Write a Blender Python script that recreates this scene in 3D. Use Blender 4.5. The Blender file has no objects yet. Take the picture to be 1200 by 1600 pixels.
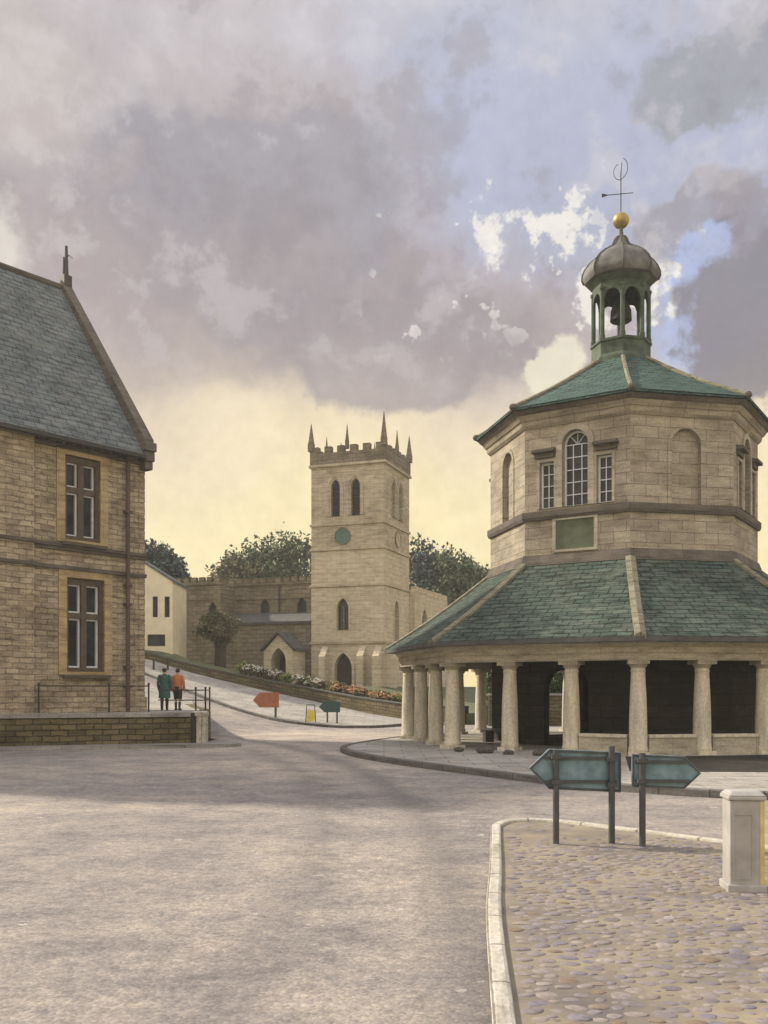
import bpy, bmesh, math, random
from math import sin, cos, pi, radians as R, atan, sqrt, exp
from mathutils import Vector, Matrix
random.seed(7)
SC = bpy.context.scene
COL = SC.collection

# ------------------------------------------------------------------ camera
EYE = 2.0
cam_d = bpy.data.cameras.new("camera")
cam = bpy.data.objects.new("camera", cam_d)
COL.objects.link(cam)
cam.location = (0, 0, EYE)
cam.rotation_euler = (R(90), 0, 0)
cam_d.sensor_fit = 'AUTO'
cam_d.sensor_width = 36
cam_d.lens = 36 * 1500 / 1600
cam_d.shift_y = 275 / 1600
cam_d.clip_start = 0.1
cam_d.clip_end = 6000
SC.camera = cam

# ------------------------------------------------------------------ node helpers
def sock(nt, node, v, idx):
    if v is None:
        return
    s = node.inputs[idx]
    if hasattr(v, 'is_output'):
        nt.links.new(v, s)
    else:
        s.default_value = v
def M(nt, op, a, b=None, c=None, clamp=False):
    n = nt.nodes.new('ShaderNodeMath'); n.operation = op; n.use_clamp = clamp
    sock(nt, n, a, 0); sock(nt, n, b, 1); sock(nt, n, c, 2)
    return n.outputs[0]
def mixc(nt, fac, a, b, mode='MIX'):
    n = nt.nodes.new('ShaderNodeMix'); n.data_type = 'RGBA'; n.blend_type = mode
    def col(v): return (*v, 1) if isinstance(v, tuple) and len(v) == 3 else v
    sock(nt, n, fac, 0); sock(nt, n, col(a), 6); sock(nt, n, col(b), 7)
    return n.outputs[2]
def noise(nt, vec, scale, detail=4, rough=0.55, out=0):
    n = nt.nodes.new('ShaderNodeTexNoise')
    if vec is not None: nt.links.new(vec, n.inputs['Vector'])
    n.inputs['Scale'].default_value = scale
    n.inputs['Detail'].default_value = detail
    n.inputs['Roughness'].default_value = rough
    return n.outputs[out]
def smooth(nt, v, a, b, lo=0.0, hi=1.0):
    n = nt.nodes.new('ShaderNodeMapRange'); n.interpolation_type = 'SMOOTHSTEP'
    sock(nt, n, v, 0)
    for i, q in enumerate((a, b, lo, hi)): n.inputs[i + 1].default_value = q
    return n.outputs[0]
def ramp(nt, v, stops):
    n = nt.nodes.new('ShaderNodeValToRGB')
    cr = n.color_ramp
    while len(cr.elements) < len(stops): cr.elements.new(0.5)
    for e, (p, c) in zip(cr.elements, stops):
        e.position = p; e.color = (*c, 1)
    nt.links.new(v, n.inputs[0])
    return n.outputs[0]

# ------------------------------------------------------------------ sky (world) and sun
SUN_DIR = Vector((-0.73, 0.34, 0.55)).normalized()      # direction towards the sun
sun_el = math.asin(SUN_DIR.z)
sun_az = math.atan2(SUN_DIR.x, SUN_DIR.y)               # clockwise from +Y
W = bpy.data.worlds.new("World"); SC.world = W
W.use_nodes = True
nt = W.node_tree
for n in list(nt.nodes): nt.nodes.remove(n)
SKY_STRENGTH = 0.1
sky = nt.nodes.new('ShaderNodeTexSky'); sky.sky_type = 'NISHITA'
sky.sun_disc = False; sky.sun_elevation = sun_el; sky.sun_rotation = sun_az
tc = nt.nodes.new('ShaderNodeTexCoord')
D = tc.outputs['Generated']
sx = nt.nodes.new('ShaderNodeSeparateXYZ'); nt.links.new(D, sx.inputs[0])
az = M(nt, 'ARCTAN2', sx.outputs[0], sx.outputs[1])
el = M(nt, 'ARCSINE', M(nt, 'MAXIMUM', M(nt, 'MINIMUM', sx.outputs[2], 0.999), -0.999))
nz = nt.nodes.new('ShaderNodeTexNoise'); nt.links.new(D, nz.inputs['Vector'])
nz.inputs['Scale'].default_value = 4.2; nz.inputs['Detail'].default_value = 7; nz.inputs['Roughness'].default_value = 0.58
sn = nt.nodes.new('ShaderNodeSeparateColor'); nt.links.new(nz.outputs['Color'], sn.inputs[0])
azd = M(nt, 'ADD', az, M(nt, 'MULTIPLY', M(nt, 'SUBTRACT', sn.outputs[0], 0.5), 0.42))
eld = M(nt, 'ADD', el, M(nt, 'MULTIPLY', M(nt, 'SUBTRACT', sn.outputs[1], 0.5), 0.34))
fine = noise(nt, D, 17.0, 6, 0.62)
grain = noise(nt, D, 70.0, 3, 0.6)
def blob(a_deg, e_deg, wa, we, lo, hi, rag=0.0, amt=1.0):
    da = M(nt, 'DIVIDE', M(nt, 'SUBTRACT', azd, R(a_deg)), R(wa))
    de = M(nt, 'DIVIDE', M(nt, 'SUBTRACT', eld, R(e_deg)), R(we))
    q = M(nt, 'ADD', M(nt, 'MULTIPLY', da, da), M(nt, 'MULTIPLY', de, de))
    g = M(nt, 'EXPONENT', M(nt, 'MULTIPLY', q, -1.0))
    if rag: g = M(nt, 'ADD', g, M(nt, 'MULTIPLY', M(nt, 'SUBTRACT', fine, 0.5), rag))
    return smooth(nt, g, lo, hi, 0, amt)
k10 = 1.0 / SKY_STRENGTH
SKYK = 0.84
k10 *= SKYK
def C(r, g, b): return (r * k10, g * k10, b * k10)
elw = M(nt, 'ADD', el, M(nt, 'MULTIPLY', M(nt, 'SUBTRACT', sn.outputs[2], 0.5), 0.24))
eln = M(nt, 'DIVIDE', elw, R(90), clamp=True)
deck = ramp(nt, eln, [(0.0, (.97, .80, .42)), (0.11, (.96, .82, .49)), (0.165, (.83, .71, .52)), (0.225, (.50, .43, .42)),
                      (0.28, (.44, .385, .40)), (0.35, (.52, .475, .49)), (0.45, (.66, .63, .67)), (1.0, (.95, .95, 1.0))])
deck = mixc(nt, 1.0, deck, (k10, k10, k10), 'MULTIPLY')
# thin places in the deck let the clear sky through
clear = noise(nt, D, 2.3, 5, 0.5)
col = mixc(nt, smooth(nt, clear, 0.62, 0.8, 0, 0.45), deck, sky.outputs[0])
col = mixc(nt, blob(12, 31, 15, 7, 0.15, 0.75, 0.5, 0.8), col, C(.45, .49, .64))
col = mixc(nt, blob(19, 23, 4.2, 6.0, 0.25, 0.8, 0.7, 0.85), col, C(.43, .52, .78))
col = mixc(nt, blob(4, 36, 9, 3, 0.2, 0.8, 0.5, 0.7), col, C(.55, .55, .62))
col = mixc(nt, blob(-7.5, 26.5, 7.5, 6, 0.34, 0.58, 0.8, 0.75), col, C(.335, .325, .365))
col = mixc(nt, blob(-10, 22, 9, 5, 0.2, 0.8, 0.5, 0.7), col, C(.40, .345, .355))
col = mixc(nt, blob(2, 20.5, 10, 4, 0.3, 0.62, 0.7, 0.75), col, C(.345, .305, .33))
col = mixc(nt, blob(-20, 32, 7, 5, 0.25, 0.8, 0.5, 0.55), col, C(.60, .54, .51))
col = mixc(nt, blob(10.6, 27.3, 4.6, 1.7, 0.62, 0.86, 3.2, 0.85), col, C(.90, .86, .78))
col = mixc(nt, blob(13.0, 24.3, 4.6, 2.8, 0.56, 0.80, 3.0, 0.85), col, C(.90, .86, .78))
col = mixc(nt, blob(11.0, 19.5, 2.4, 3.4, 0.40, 0.72, 1.7, 0.8), col, C(.86, .80, .62))
col = mixc(nt, blob(21.5, 22, 5.2, 6.0, 0.36, 0.56, 1.0, 0.92), col, C(.26, .24, .265))
col = mixc(nt, blob(17.5, 27.0, 4.0, 2.6, 0.36, 0.58, 1.0, 0.8), col, C(.36, .335, .37))
col = mixc(nt, blob(20, 33.5, 6.5, 2.2, 0.35, 0.6, 0.8, 0.85), col, C(.35, .36, .40))
col = mixc(nt, blob(-23, 20, 4, 6, 0.25, 0.8, 0.6, 0.7), col, C(.80, .75, .66))
bil = noise(nt, D, 8.5, 8, 0.62)
streak = smooth(nt, M(nt, 'ADD', bil, M(nt, 'MULTIPLY', M(nt, 'SUBTRACT', fine, .5), .5)), 0.54, 0.66, 0, 0.30)
lowfade = smooth(nt, el, R(14), R(22), 0, 1)
col = mixc(nt, M(nt, 'MULTIPLY', streak, lowfade), col, C(.66, .62, .62))
shadeb = smooth(nt, M(nt, 'ADD', bil, M(nt, 'MULTIPLY', M(nt, 'SUBTRACT', fine, .5), .5)), 0.46, 0.34, 0, 0.30)
col = mixc(nt, M(nt, 'MULTIPLY', shadeb, lowfade), col, C(.31, .28, .31))
speck = smooth(nt, M(nt, 'ADD', noise(nt, D, 36.0, 3, 0.6), M(nt, 'MULTIPLY', bil, .35)), 0.80, 0.84, 0, 0.6)
col = mixc(nt, M(nt, 'MULTIPLY', speck, blob(6, 26, 9, 5, 0.2, 0.7)), col, C(.86, .83, .78))
gr = M(nt, 'ADD', 0.76, M(nt, 'ADD', M(nt, 'MULTIPLY', fine, 0.32), M(nt, 'MULTIPLY', grain, 0.18)))
hv = nt.nodes.new('ShaderNodeVectorMath'); hv.operation = 'SCALE'
nt.links.new(col, hv.inputs[0]); nt.links.new(gr, hv.inputs['Scale'])
# unseen sky overhead and behind the viewer is brightened as added fill light
rear_fill = smooth(nt, sx.outputs[1], 0.35, -0.5, 1.0, 1.75)
zen_fill = smooth(nt, el, R(42), R(75), 1.0, 1.25)
hv2 = nt.nodes.new('ShaderNodeVectorMath'); hv2.operation = 'SCALE'
nt.links.new(hv.outputs[0], hv2.inputs[0]); nt.links.new(M(nt, 'MULTIPLY', rear_fill, zen_fill), hv2.inputs['Scale'])
bg = nt.nodes.new('ShaderNodeBackground'); bg.inputs[1].default_value = SKY_STRENGTH
nt.links.new(hv2.outputs[0], bg.inputs[0])
wo = nt.nodes.new('ShaderNodeOutputWorld'); nt.links.new(bg.outputs[0], wo.inputs[0])

sd = bpy.data.lights.new("sun", 'SUN'); sd.energy = 5.0; sd.angle = R(2.5); sd.color = (1.0, 0.90, 0.74)
sun = bpy.data.objects.new("sun", sd); COL.objects.link(sun)
sun.rotation_euler = (-SUN_DIR).to_track_quat('-Z', 'Y').to_euler()
sun.location = SUN_DIR * 60

SC.view_settings.view_transform = 'Standard'
SC.view_settings.look = 'None'
SC.view_settings.gamma = 1
SC.view_settings.exposure = 0.3
SC.view_settings.use_curve_mapping = False

# ------------------------------------------------------------------ materials
def new_mat(name):
    m = bpy.data.materials.new(name); m.use_nodes = True
    t = m.node_tree
    b = t.nodes['Principled BSDF']
    return m, t, b
def uvnode(t):
    n = t.nodes.new('ShaderNodeUVMap'); n.uv_map = 'UVMap'
    return n.outputs[0]
def objco(t):
    return t.nodes.new('ShaderNodeTexCoord').outputs['Object']
def vadd(t, a, b, s):
    n = t.nodes.new('ShaderNodeVectorMath'); n.operation = 'SUBTRACT'
    t.links.new(b, n.inputs[0]); n.inputs[1].default_value = (.5, .5, .5)
    n2 = t.nodes.new('ShaderNodeVectorMath'); n2.operation = 'MULTIPLY_ADD'
    t.links.new(n.outputs[0], n2.inputs[0]); n2.inputs[1].default_value = (s, s, 0); t.links.new(a, n2.inputs[2])
    return n2.outputs[0]
def bump(t, b, h, strength=0.4, dist=0.02):
    n = t.nodes.new('ShaderNodeBump'); n.inputs['Strength'].default_value = strength; n.inputs['Distance'].default_value = dist
    t.links.new(h, n.inputs['Height']); t.links.new(n.outputs[0], b.inputs['Normal'])
def masonry(name, c1, c2, mortar, bw, bh, ms=0.012, wob=0.03, stain=(.45, .42, .38), stain_amt=0.5, rough=0.92, bmp=0.5, tint=None, tint_amt=0.4, off=0.5, stroke=0.35, sfreq=(1.1, 6.0)):
    m, t, b = new_mat(name)
    uv = uvnode(t)
    wv = vadd(t, uv, noise(t, uv, 1.6, 3, 0.6, 1), wob)
    wv = vadd(t, wv, noise(t, uv, 9.0, 2, 0.5, 1), wob * 0.6)
    br = t.nodes.new('ShaderNodeTexBrick'); t.links.new(wv, br.inputs['Vector'])
    br.offset = off; br.squash = 1.0
    br.inputs['Color1'].default_value = (*c1, 1); br.inputs['Color2'].default_value = (*c2, 1); br.inputs['Mortar'].default_value = (*mortar, 1)
    br.inputs['Scale'].default_value = 1.0; br.inputs['Mortar Size'].default_value = ms; br.inputs['Mortar Smooth'].default_value = 0.35
    br.inputs['Brick Width'].default_value = bw; br.inputs['Row Height'].default_value = bh; br.inputs['Bias'].default_value = 0.0
    c = br.outputs['Color']
    if tint:
        c = mixc(t, smooth(t, noise(t, uv, 0.9, 6, 0.65), 0.48, 0.7, 0, tint_amt), c, tint)
    big = noise(t, uv, 0.55, 7, 0.62)
    c = mixc(t, smooth(t, big, 0.42, 0.72, 0, stain_amt), c, mixc(t, 1.0, c, stain, 'MULTIPLY'))
    fineN = noise(t, uv, 16, 5, 0.65)
    g = ramp(t, fineN, [(0.25, (.66, .66, .66)), (0.55, (1.0, 1.0, 1.0)), (0.8, (1.28, 1.26, 1.2))])
    c = mixc(t, 1.0, c, g, 'MULTIPLY')
    mp = t.nodes.new('ShaderNodeMapping'); mp.inputs['Scale'].default_value = (sfreq[0], sfreq[1], 1); t.links.new(wv, mp.inputs['Vector'])
    sv = noise(t, mp.outputs[0], 1.0, 5, 0.65)
    k = 1 - stroke
    c = mixc(t, 1.0, c, ramp(t, sv, [(0.33, (k, k * .98, k * .95)), (0.5, (1, 1, 1)), (0.68, (1 + stroke * .6, 1 + stroke * .58, 1 + stroke * .5))]), 'MULTIPLY')
    t.links.new(c, b.inputs['Base Color'])
    b.inputs['Roughness'].default_value = rough
    b.inputs['Specular IOR Level'].default_value = 0.2
    h = M(t, 'ADD', M(t, 'MULTIPLY', br.outputs['Fac'], -0.7), M(t, 'MULTIPLY', fineN, 0.8))
    bump(t, b, h, bmp, 0.03)
    return m
def plain(name, c, rough=0.7, var=0.25, scale=6, metal=0.0, bmp=0.15, c2=None):
    m, t, b = new_mat(name)
    o = objco(t)
    n = noise(t, o, scale, 5, 0.6)
    lo = tuple(x * (1 - var) for x in c); hi = tuple(min(1, x * (1 + var)) for x in c)
    cc = ramp(t, n, [(0.3, lo), (0.7, c2 if c2 else hi)])
    t.links.new(cc, b.inputs['Base Color'])
    b.inputs['Roughness'].default_value = rough; b.inputs['Metallic'].default_value = metal
    if bmp: bump(t, b, noise(t, o, scale * 5, 4, 0.6), bmp, 0.01)
    return m
def leafmat(name, dark, mid, light):
    m, t, b = new_mat(name)
    g = t.nodes.new('ShaderNodeNewGeometry')
    o = objco(t)
    v = M(t, 'ADD', M(t, 'MULTIPLY', g.outputs['Random Per Island'], 0.55), M(t, 'MULTIPLY', noise(t, o, 0.55, 3, 0.6), 0.55))
    cc = ramp(t, v, [(0.2, dark), (0.55, mid), (0.9, light)])
    t.links.new(cc, b.inputs['Base Color']); b.inputs['Roughness'].default_value = 0.75
    return m
def glassmat(name, c=(.018, .02, .022)):
    m, t, b = new_mat(name)
    o = objco(t)
    cc = ramp(t, noise(t, o, 2.2, 4, 0.6), [(0.35, c), (0.75, tuple(x * 3.0 for x in c))])
    t.links.new(cc, b.inputs['Base Color'])
    b.inputs['Roughness'].default_value = 0.2; b.inputs['Specular IOR Level'].default_value = 0.25
    bump(t, b, noise(t, o, 3.0, 2, 0.5), 0.08, 0.02)
    return m

MT = {}
MT['ashlar'] = masonry('ashlar_sandstone', (.40, .355, .28), (.325, .285, .225), (.15, .13, .10), 0.82, 0.36, 0.010, 0.014, (.50, .48, .48), 0.75, tint=(.44, .38, .26), tint_amt=0.45, stroke=0.3)
MT['trim'] = masonry('dressed_sandstone', (.43, .39, .31), (.38, .34, .27), (.24, .21, .165), 1.3, 0.7, 0.006, 0.01, (.55, .53, .52), 0.65, tint=(.45, .43, .32), tint_amt=0.4)
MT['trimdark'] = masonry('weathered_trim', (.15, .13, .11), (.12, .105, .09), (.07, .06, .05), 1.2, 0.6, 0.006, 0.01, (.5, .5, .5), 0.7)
def solid_stone(name, c, lichen):
    m, t, b = new_mat(name); o = objco(t)
    gi = t.nodes.new('ShaderNodeObjectInfo')
    wn = t.nodes.new('ShaderNodeVectorMath'); wn.operation = 'ADD'; t.links.new(o, wn.inputs[0])
    cx = t.nodes.new('ShaderNodeCombineXYZ'); r7 = M(t, 'MULTIPLY', gi.outputs['Random'], 37.0)
    for q in range(3): t.links.new(r7, cx.inputs[q])
    t.links.new(cx.outputs[0], wn.inputs[1]); v = wn.outputs[0]
    cc = mixc(t, smooth(t, noise(t, v, 1.2, 6, 0.65), 0.45, 0.68, 0, .6), c, lichen)
    mp = t.nodes.new('ShaderNodeMapping'); mp.inputs['Scale'].default_value = (5, 5, .7); t.links.new(v, mp.inputs['Vector'])
    cc = mixc(t, 1.0, cc, ramp(t, noise(t, mp.outputs[0], 1.0, 5, .6), [(.3, (.68, .68, .70)), (.52, (1, 1, 1)), (.7, (1.15, 1.14, 1.08))]), 'MULTIPLY')
    f = noise(t, v, 14, 5, .65)
    cc = mixc(t, 1.0, cc, ramp(t, f, [(.28, (.7, .7, .7)), (.55, (1, 1, 1)), (.78, (1.22, 1.2, 1.15))]), 'MULTIPLY')
    t.links.new(cc, b.inputs['Base Color']); b.inputs['Roughness'].default_value = .92; b.inputs['Specular IOR Level'].default_value = .2
    bump(t, b, f, .5, .03)
    return m
MT['column'] = solid_stone('column_stone', (.58, .53, .43), (.54, .52, .37))
MT['core'] = masonry('core_stone_painted_shade', (.045, .04, .033), (.03, .027, .023), (.015, .014, .012), 0.8, 0.36, 0.012, 0.02, (.5, .5, .5), 0.6)  # near-black colour carries the shade inside the hall
MT['rubble'] = masonry('coursed_rubble', (.47, .40, .29), (.325, .272, .198), (.24, .20, .148), 0.47, 0.19, 0.02, 0.11, (.42, .40, .40), 0.75, bmp=0.8, tint=(.50, .40, .25), tint_amt=0.5, stroke=0.45, sfreq=(1.4, 7.0))
MT['bandstone'] = masonry('window_dressing', (.46, .36, .21), (.42, .33, .19), (.27, .21, .13), 0.6, 0.42, 0.01, 0.015, (.55, .5, .46), 0.6)
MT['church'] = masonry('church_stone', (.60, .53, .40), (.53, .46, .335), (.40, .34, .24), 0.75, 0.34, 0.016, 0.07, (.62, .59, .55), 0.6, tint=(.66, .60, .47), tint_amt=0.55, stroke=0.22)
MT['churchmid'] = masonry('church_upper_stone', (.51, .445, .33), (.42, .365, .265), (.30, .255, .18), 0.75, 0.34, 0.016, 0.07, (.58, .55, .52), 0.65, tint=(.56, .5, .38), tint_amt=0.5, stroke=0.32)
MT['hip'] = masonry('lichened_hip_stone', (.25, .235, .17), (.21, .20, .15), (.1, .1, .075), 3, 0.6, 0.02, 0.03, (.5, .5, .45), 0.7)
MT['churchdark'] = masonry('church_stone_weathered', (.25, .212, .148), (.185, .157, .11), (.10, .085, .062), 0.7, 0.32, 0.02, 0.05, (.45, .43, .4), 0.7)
MT['wallrubble'] = masonry('field_wall_rubble', (.19, .15, .085), (.12, .10, .06), (.05, .045, .035), 0.55, 0.19, 0.022, 0.08, (.4, .4, .38), 0.7, bmp=0.9, tint=(.2, .19, .09), tint_amt=0.5)
MT['coping'] = masonry('wall_coping', (.33, .31, .29), (.27, .255, .24), (.15, .14, .13), 0.9, 0.5, 0.01, 0.02, (.5, .5, .5), 0.6)
MT['slate'] = masonry('green_slate', (.058, .088, .072), (.088, .112, .095), (.018, .024, .021), 0.46, 0.23, 0.022, 0.10, (.5, .52, .5), 0.8, rough=0.95, bmp=1.0, tint=(.15, .175, .135), tint_amt=0.6, stroke=0.75, sfreq=(1.1, 7.5))
MT['slateteal'] = masonry('teal_slate', (.056, .108, .092), (.082, .134, .116), (.018, .03, .027), 0.46, 0.23, 0.02, 0.09, (.5, .52, .5), 0.8, rough=0.95, bmp=1.0, tint=(.135, .19, .165), tint_amt=0.5, stroke=0.65, sfreq=(1.3, 7.0))
MT['slateblue'] = masonry('blue_slate', (.13, .155, .165), (.17, .19, .195), (.06, .07, .075), 0.46, 0.28, 0.02, 0.09, (.58, .58, .58), 0.65, rough=0.95, bmp=0.9, tint=(.23, .235, .22), tint_amt=0.55, stroke=0.5, sfreq=(1.2, 6.0))
MT['render'] = plain('cream_render', (.66, .59, .42), 0.9, 0.12, 1.3)
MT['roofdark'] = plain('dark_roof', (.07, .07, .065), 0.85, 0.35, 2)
MT['lead'] = plain('weathered_lead', (.075, .072, .066), 0.7, 0.5, 2.2, c2=(.17, .165, .15), bmp=0.4)
MT['copper'] = plain('green_copper', (.038, .06, .042), 0.75, 0.45, 3.0, c2=(.085, .12, .075), bmp=0.3)
MT['gold'] = plain('gilding', (.36, .28, .10), 0.5, 0.45, 4, metal=0.6, bmp=0)
MT['iron'] = plain('dark_iron', (.035, .032, .03), 0.6, 0.3, 8)
MT['pipe'] = plain('brown_pipe', (.085, .055, .04), 0.6, 0.3, 4)
MT['paintwhite'] = plain('white_paint', (.66, .67, .70), 0.5, 0.12, 6, bmp=0)
MT['paintbrown'] = plain('brown_window_paint', (.085, .062, .043), 0.6, 0.3, 5)
MT['glass'] = glassmat('window_glass')
MT['darkopen'] = plain('louvre_dark', (.018, .016, .015), 0.8, 0.3, 6)
MT['door'] = plain('door_timber', (.032, .027, .02), 0.8, 0.35, 5)
MT['clockgreen'] = plain('verdigris_clock', (.07, .14, .12), 0.6, 0.3, 5)
MT['clockpale'] = plain('pale_clock', (.42, .36, .25), 0.7, 0.2, 5)
MT['greenpanel'] = plain('green_tablet', (.085, .10, .06), 0.75, 0.3, 3)
MT['signblue'] = plain('sign_back_blue', (.10, .185, .235), 0.6, 0.4, 4, c2=(.20, .30, .34), bmp=0.25)
MT['signgreen'] = plain('sign_green', (.03, .075, .075), 0.55, 0.3, 5)
MT['signorange'] = plain('sign_orange', (.36, .13, .055), 0.6, 0.3, 4)
MT['yellow'] = plain('yellow_board', (.62, .50, .10), 0.6, 0.2, 5)
MT['yellowpale'] = plain('faded_yellow', (.50, .41, .17), 0.8, 0.25, 5)
MT['post'] = plain('post_grey', (.05, .055, .06), 0.6, 0.3, 8)
MT['pillar'] = plain('grey_pillar', (.33, .315, .30), 0.85, 0.2, 4)
MT['bark'] = plain('bark', (.055, .045, .033), 0.95, 0.4, 3, bmp=0.6)
MT['soil'] = plain('soil', (.09, .07, .045), 0.95, 0.3, 2)
MT['leafdark'] = leafmat('leaf_dark', (.03, .05, .026), (.08, .112, .06), (.18, .215, .115))
MT['leafblue'] = leafmat('leaf_bluegreen', (.024, .042, .042), (.05, .085, .08), (.12, .165, .145))
MT['leafolive'] = leafmat('leaf_olive', (.04, .042, .018), (.10, .10, .045), (.19, .18, .085))
MT['leafhedge'] = leafmat('leaf_hedge', (.025, .06, .02), (.05, .11, .035), (.10, .17, .06))
MT['leaflime'] = leafmat('leaf_lime', (.10, .13, .03), (.20, .24, .06), (.32, .36, .12))
MT['petalorange'] = leafmat('petal_orange', (.50, .19, .09), (.62, .34, .17), (.74, .55, .36))
MT['petalwhite'] = leafmat('petal_white', (.6, .58, .5), (.72, .7, .62), (.8, .79, .74))
MT['skin'] = plain('skin', (.5, .33, .24), 0.6, 0.06, 6, bmp=0)
MT['coatgreen'] = plain('green_cloth', (.045, .12, .10), 0.9, 0.25, 8)
MT['orangecloth'] = plain('orange_cloth', (.48, .18, .085), 0.9, 0.2, 8)
MT['darkcloth'] = plain('dark_cloth', (.045, .035, .03), 0.9, 0.3, 8)
MT['hair'] = plain('hair', (.04, .028, .02), 0.8, 0.3, 14)
MT['stonedark'] = plain('dark_stone', (.07, .065, .055), 0.9, 0.4, 5, bmp=0.5)

def road_material():
    m, t, b = new_mat('worn_road')
    tcn = t.nodes.new('ShaderNodeTexCoord').outputs['Object']
    big = noise(t, tcn, 0.16, 7, 0.62)
    midn = noise(t, tcn, 1.1, 8, 0.72)
    fin = noise(t, tcn, 7.0, 6, 0.75)
    vo = t.nodes.new('ShaderNodeTexVoronoi'); vo.inputs['Scale'].default_value = 34; t.links.new(tcn, vo.inputs['Vector'])
    sc2 = t.nodes.new('ShaderNodeSeparateColor'); t.links.new(vo.outputs['Color'], sc2.inputs[0])
    c = ramp(t, big, [(0.30, (.20, .18, .172)), (0.5, (.252, .228, .21)), (0.66, (.33, .292, .245))])
    c = mixc(t, 1.0, c, ramp(t, midn, [(0.30, (.62, .62, .66)), (0.5, (1, 1, 1)), (0.70, (1.30, 1.26, 1.18))]), 'MULTIPLY')
    c = mixc(t, 1.0, c, ramp(t, fin, [(0.30, (.66, .66, .68)), (0.5, (1, 1, 1)), (0.72, (1.32, 1.3, 1.26))]), 'MULTIPLY')
    c = mixc(t, 1.0, c, ramp(t, sc2.outputs[0], [(0.05, (.82, .82, .84)), (0.6, (1, 1, 1)), (0.97, (1.2, 1.18, 1.14))]), 'MULTIPLY')
    # a paler, sandier patch centred on the junction, with a ragged edge
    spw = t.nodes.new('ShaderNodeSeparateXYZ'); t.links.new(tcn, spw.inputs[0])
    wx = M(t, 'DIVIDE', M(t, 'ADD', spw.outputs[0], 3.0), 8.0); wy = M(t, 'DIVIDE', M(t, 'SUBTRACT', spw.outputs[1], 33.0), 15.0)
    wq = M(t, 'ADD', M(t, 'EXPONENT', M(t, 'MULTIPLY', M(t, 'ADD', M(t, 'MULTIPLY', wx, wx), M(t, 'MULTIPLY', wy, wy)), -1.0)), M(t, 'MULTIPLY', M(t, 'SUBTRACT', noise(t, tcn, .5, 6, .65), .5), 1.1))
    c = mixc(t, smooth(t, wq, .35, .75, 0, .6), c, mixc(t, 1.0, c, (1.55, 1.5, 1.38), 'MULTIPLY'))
    # pale worn flecks, in drifts
    drift = smooth(t, noise(t, tcn, 0.45, 4, 0.6), 0.5, 0.66)
    fleck = smooth(t, noise(t, tcn, 5.0, 3, 0.6), 0.63, 0.68)
    c = mixc(t, M(t, 'MULTIPLY', M(t, 'MULTIPLY', drift, fleck), 0.75), c, (.55, .51, .46))
    # darker and paler wheel bands where traffic swings past the island
    sp = t.nodes.new('ShaderNodeSeparateXYZ'); t.links.new(tcn, sp.inputs[0])
    dx = M(t, 'ADD', sp.outputs[0], 61.5); dy = M(t, 'SUBTRACT', sp.outputs[1], 10.5)
    rr = M(t, 'SQRT', M(t, 'ADD', M(t, 'MULTIPLY', dx, dx), M(t, 'MULTIPLY', dy, dy)))
    rr = M(t, 'ADD', rr, M(t, 'MULTIPLY', M(t, 'SUBTRACT', midn, 0.5), 0.8))
    for r0, w_, k in ((62.25, .35, .42), (60.7, .3, .26), (58.9, .4, .10), (57.2, .4, .08)):
        band = M(t, 'EXPONENT', M(t, 'MULTIPLY', M(t, 'POWER', M(t, 'DIVIDE', M(t, 'ABSOLUTE', M(t, 'SUBTRACT', rr, r0)), w_), 2.0), -1.0))
        c = mixc(t, M(t, 'MULTIPLY', band, k), c, (.075, .07, .075))
    t.links.new(c, b.inputs['Base Color']); b.inputs['Roughness'].default_value = 0.9
    b.inputs['Specular IOR Level'].default_value = 0.25
    h = M(t, 'ADD', M(t, 'MULTIPLY', vo.outputs['Distance'], -0.6), fin)
    bump(t, b, h, 0.4, 0.02)
    return m
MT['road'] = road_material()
MT['track'] = plain('tyre_worn_tarmac', (.20, .18, .18), 0.8, 0.3, 0.9)
MT['paving'] = masonry('stone_flags', (.40, .375, .335), (.33, .31, .28), (.2, .185, .165), 1.1, 0.75, 0.02, 0.05, (.6, .58, .56), 0.7, bmp=0.5)
MT['kerb'] = masonry('kerb_stone', (.16, .15, .145), (.12, .115, .11), (.05, .05, .05), 0.9, 2.0, 0.012, 0.02, (.6, .6, .6), 0.6)
MT['kerbpale'] = masonry('kerb_pale', (.50, .475, .41), (.43, .405, .35), (.22, .2, .18), 0.9, 2.0, 0.018, 0.02, (.62, .6, .56), 0.7)
MT['setts'] = masonry('dark_setts', (.06, .05, .04), (.042, .036, .03), (.018, .016, .014), 0.3, 0.17, 0.02, 0.08, (.5, .5, .5), 0.6, bmp=0.9)
MT['grass'] = plain('grass_ground', (.085, .095, .04), 0.95, 0.4, 1.2, bmp=0.5)
def cobble_mat():
    m, t, b = new_mat('cobble_mix')
    g = t.nodes.new('ShaderNodeNewGeometry')
    c = ramp(t, g.outputs['Random Per Island'], [(0.0, (.125, .11, .125)), (0.2, (.21, .18, .175)), (0.45, (.235, .20, .185)), (0.62, (.165, .15, .175)), (0.78, (.25, .21, .185)), (0.9, (.17, .125, .085)), (1.0, (.285, .255, .24))])
    n = noise(t, objco(t), 22, 4, 0.65)
    c = mixc(t, 1.0, c, ramp(t, n, [(0.3, (.7, .7, .7)), (0.7, (1.2, 1.2, 1.2))]), 'MULTIPLY')
    t.links.new(c, b.inputs['Base Color']); b.inputs['Roughness'].default_value = 0.85
    return m
MT['cobble'] = cobble_mat()
MT['bed'] = plain('cobble_bed', (.165, .145, .14), 0.95, 0.35, 1.3, bmp=0.6, c2=(.27, .23, .155))

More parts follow.
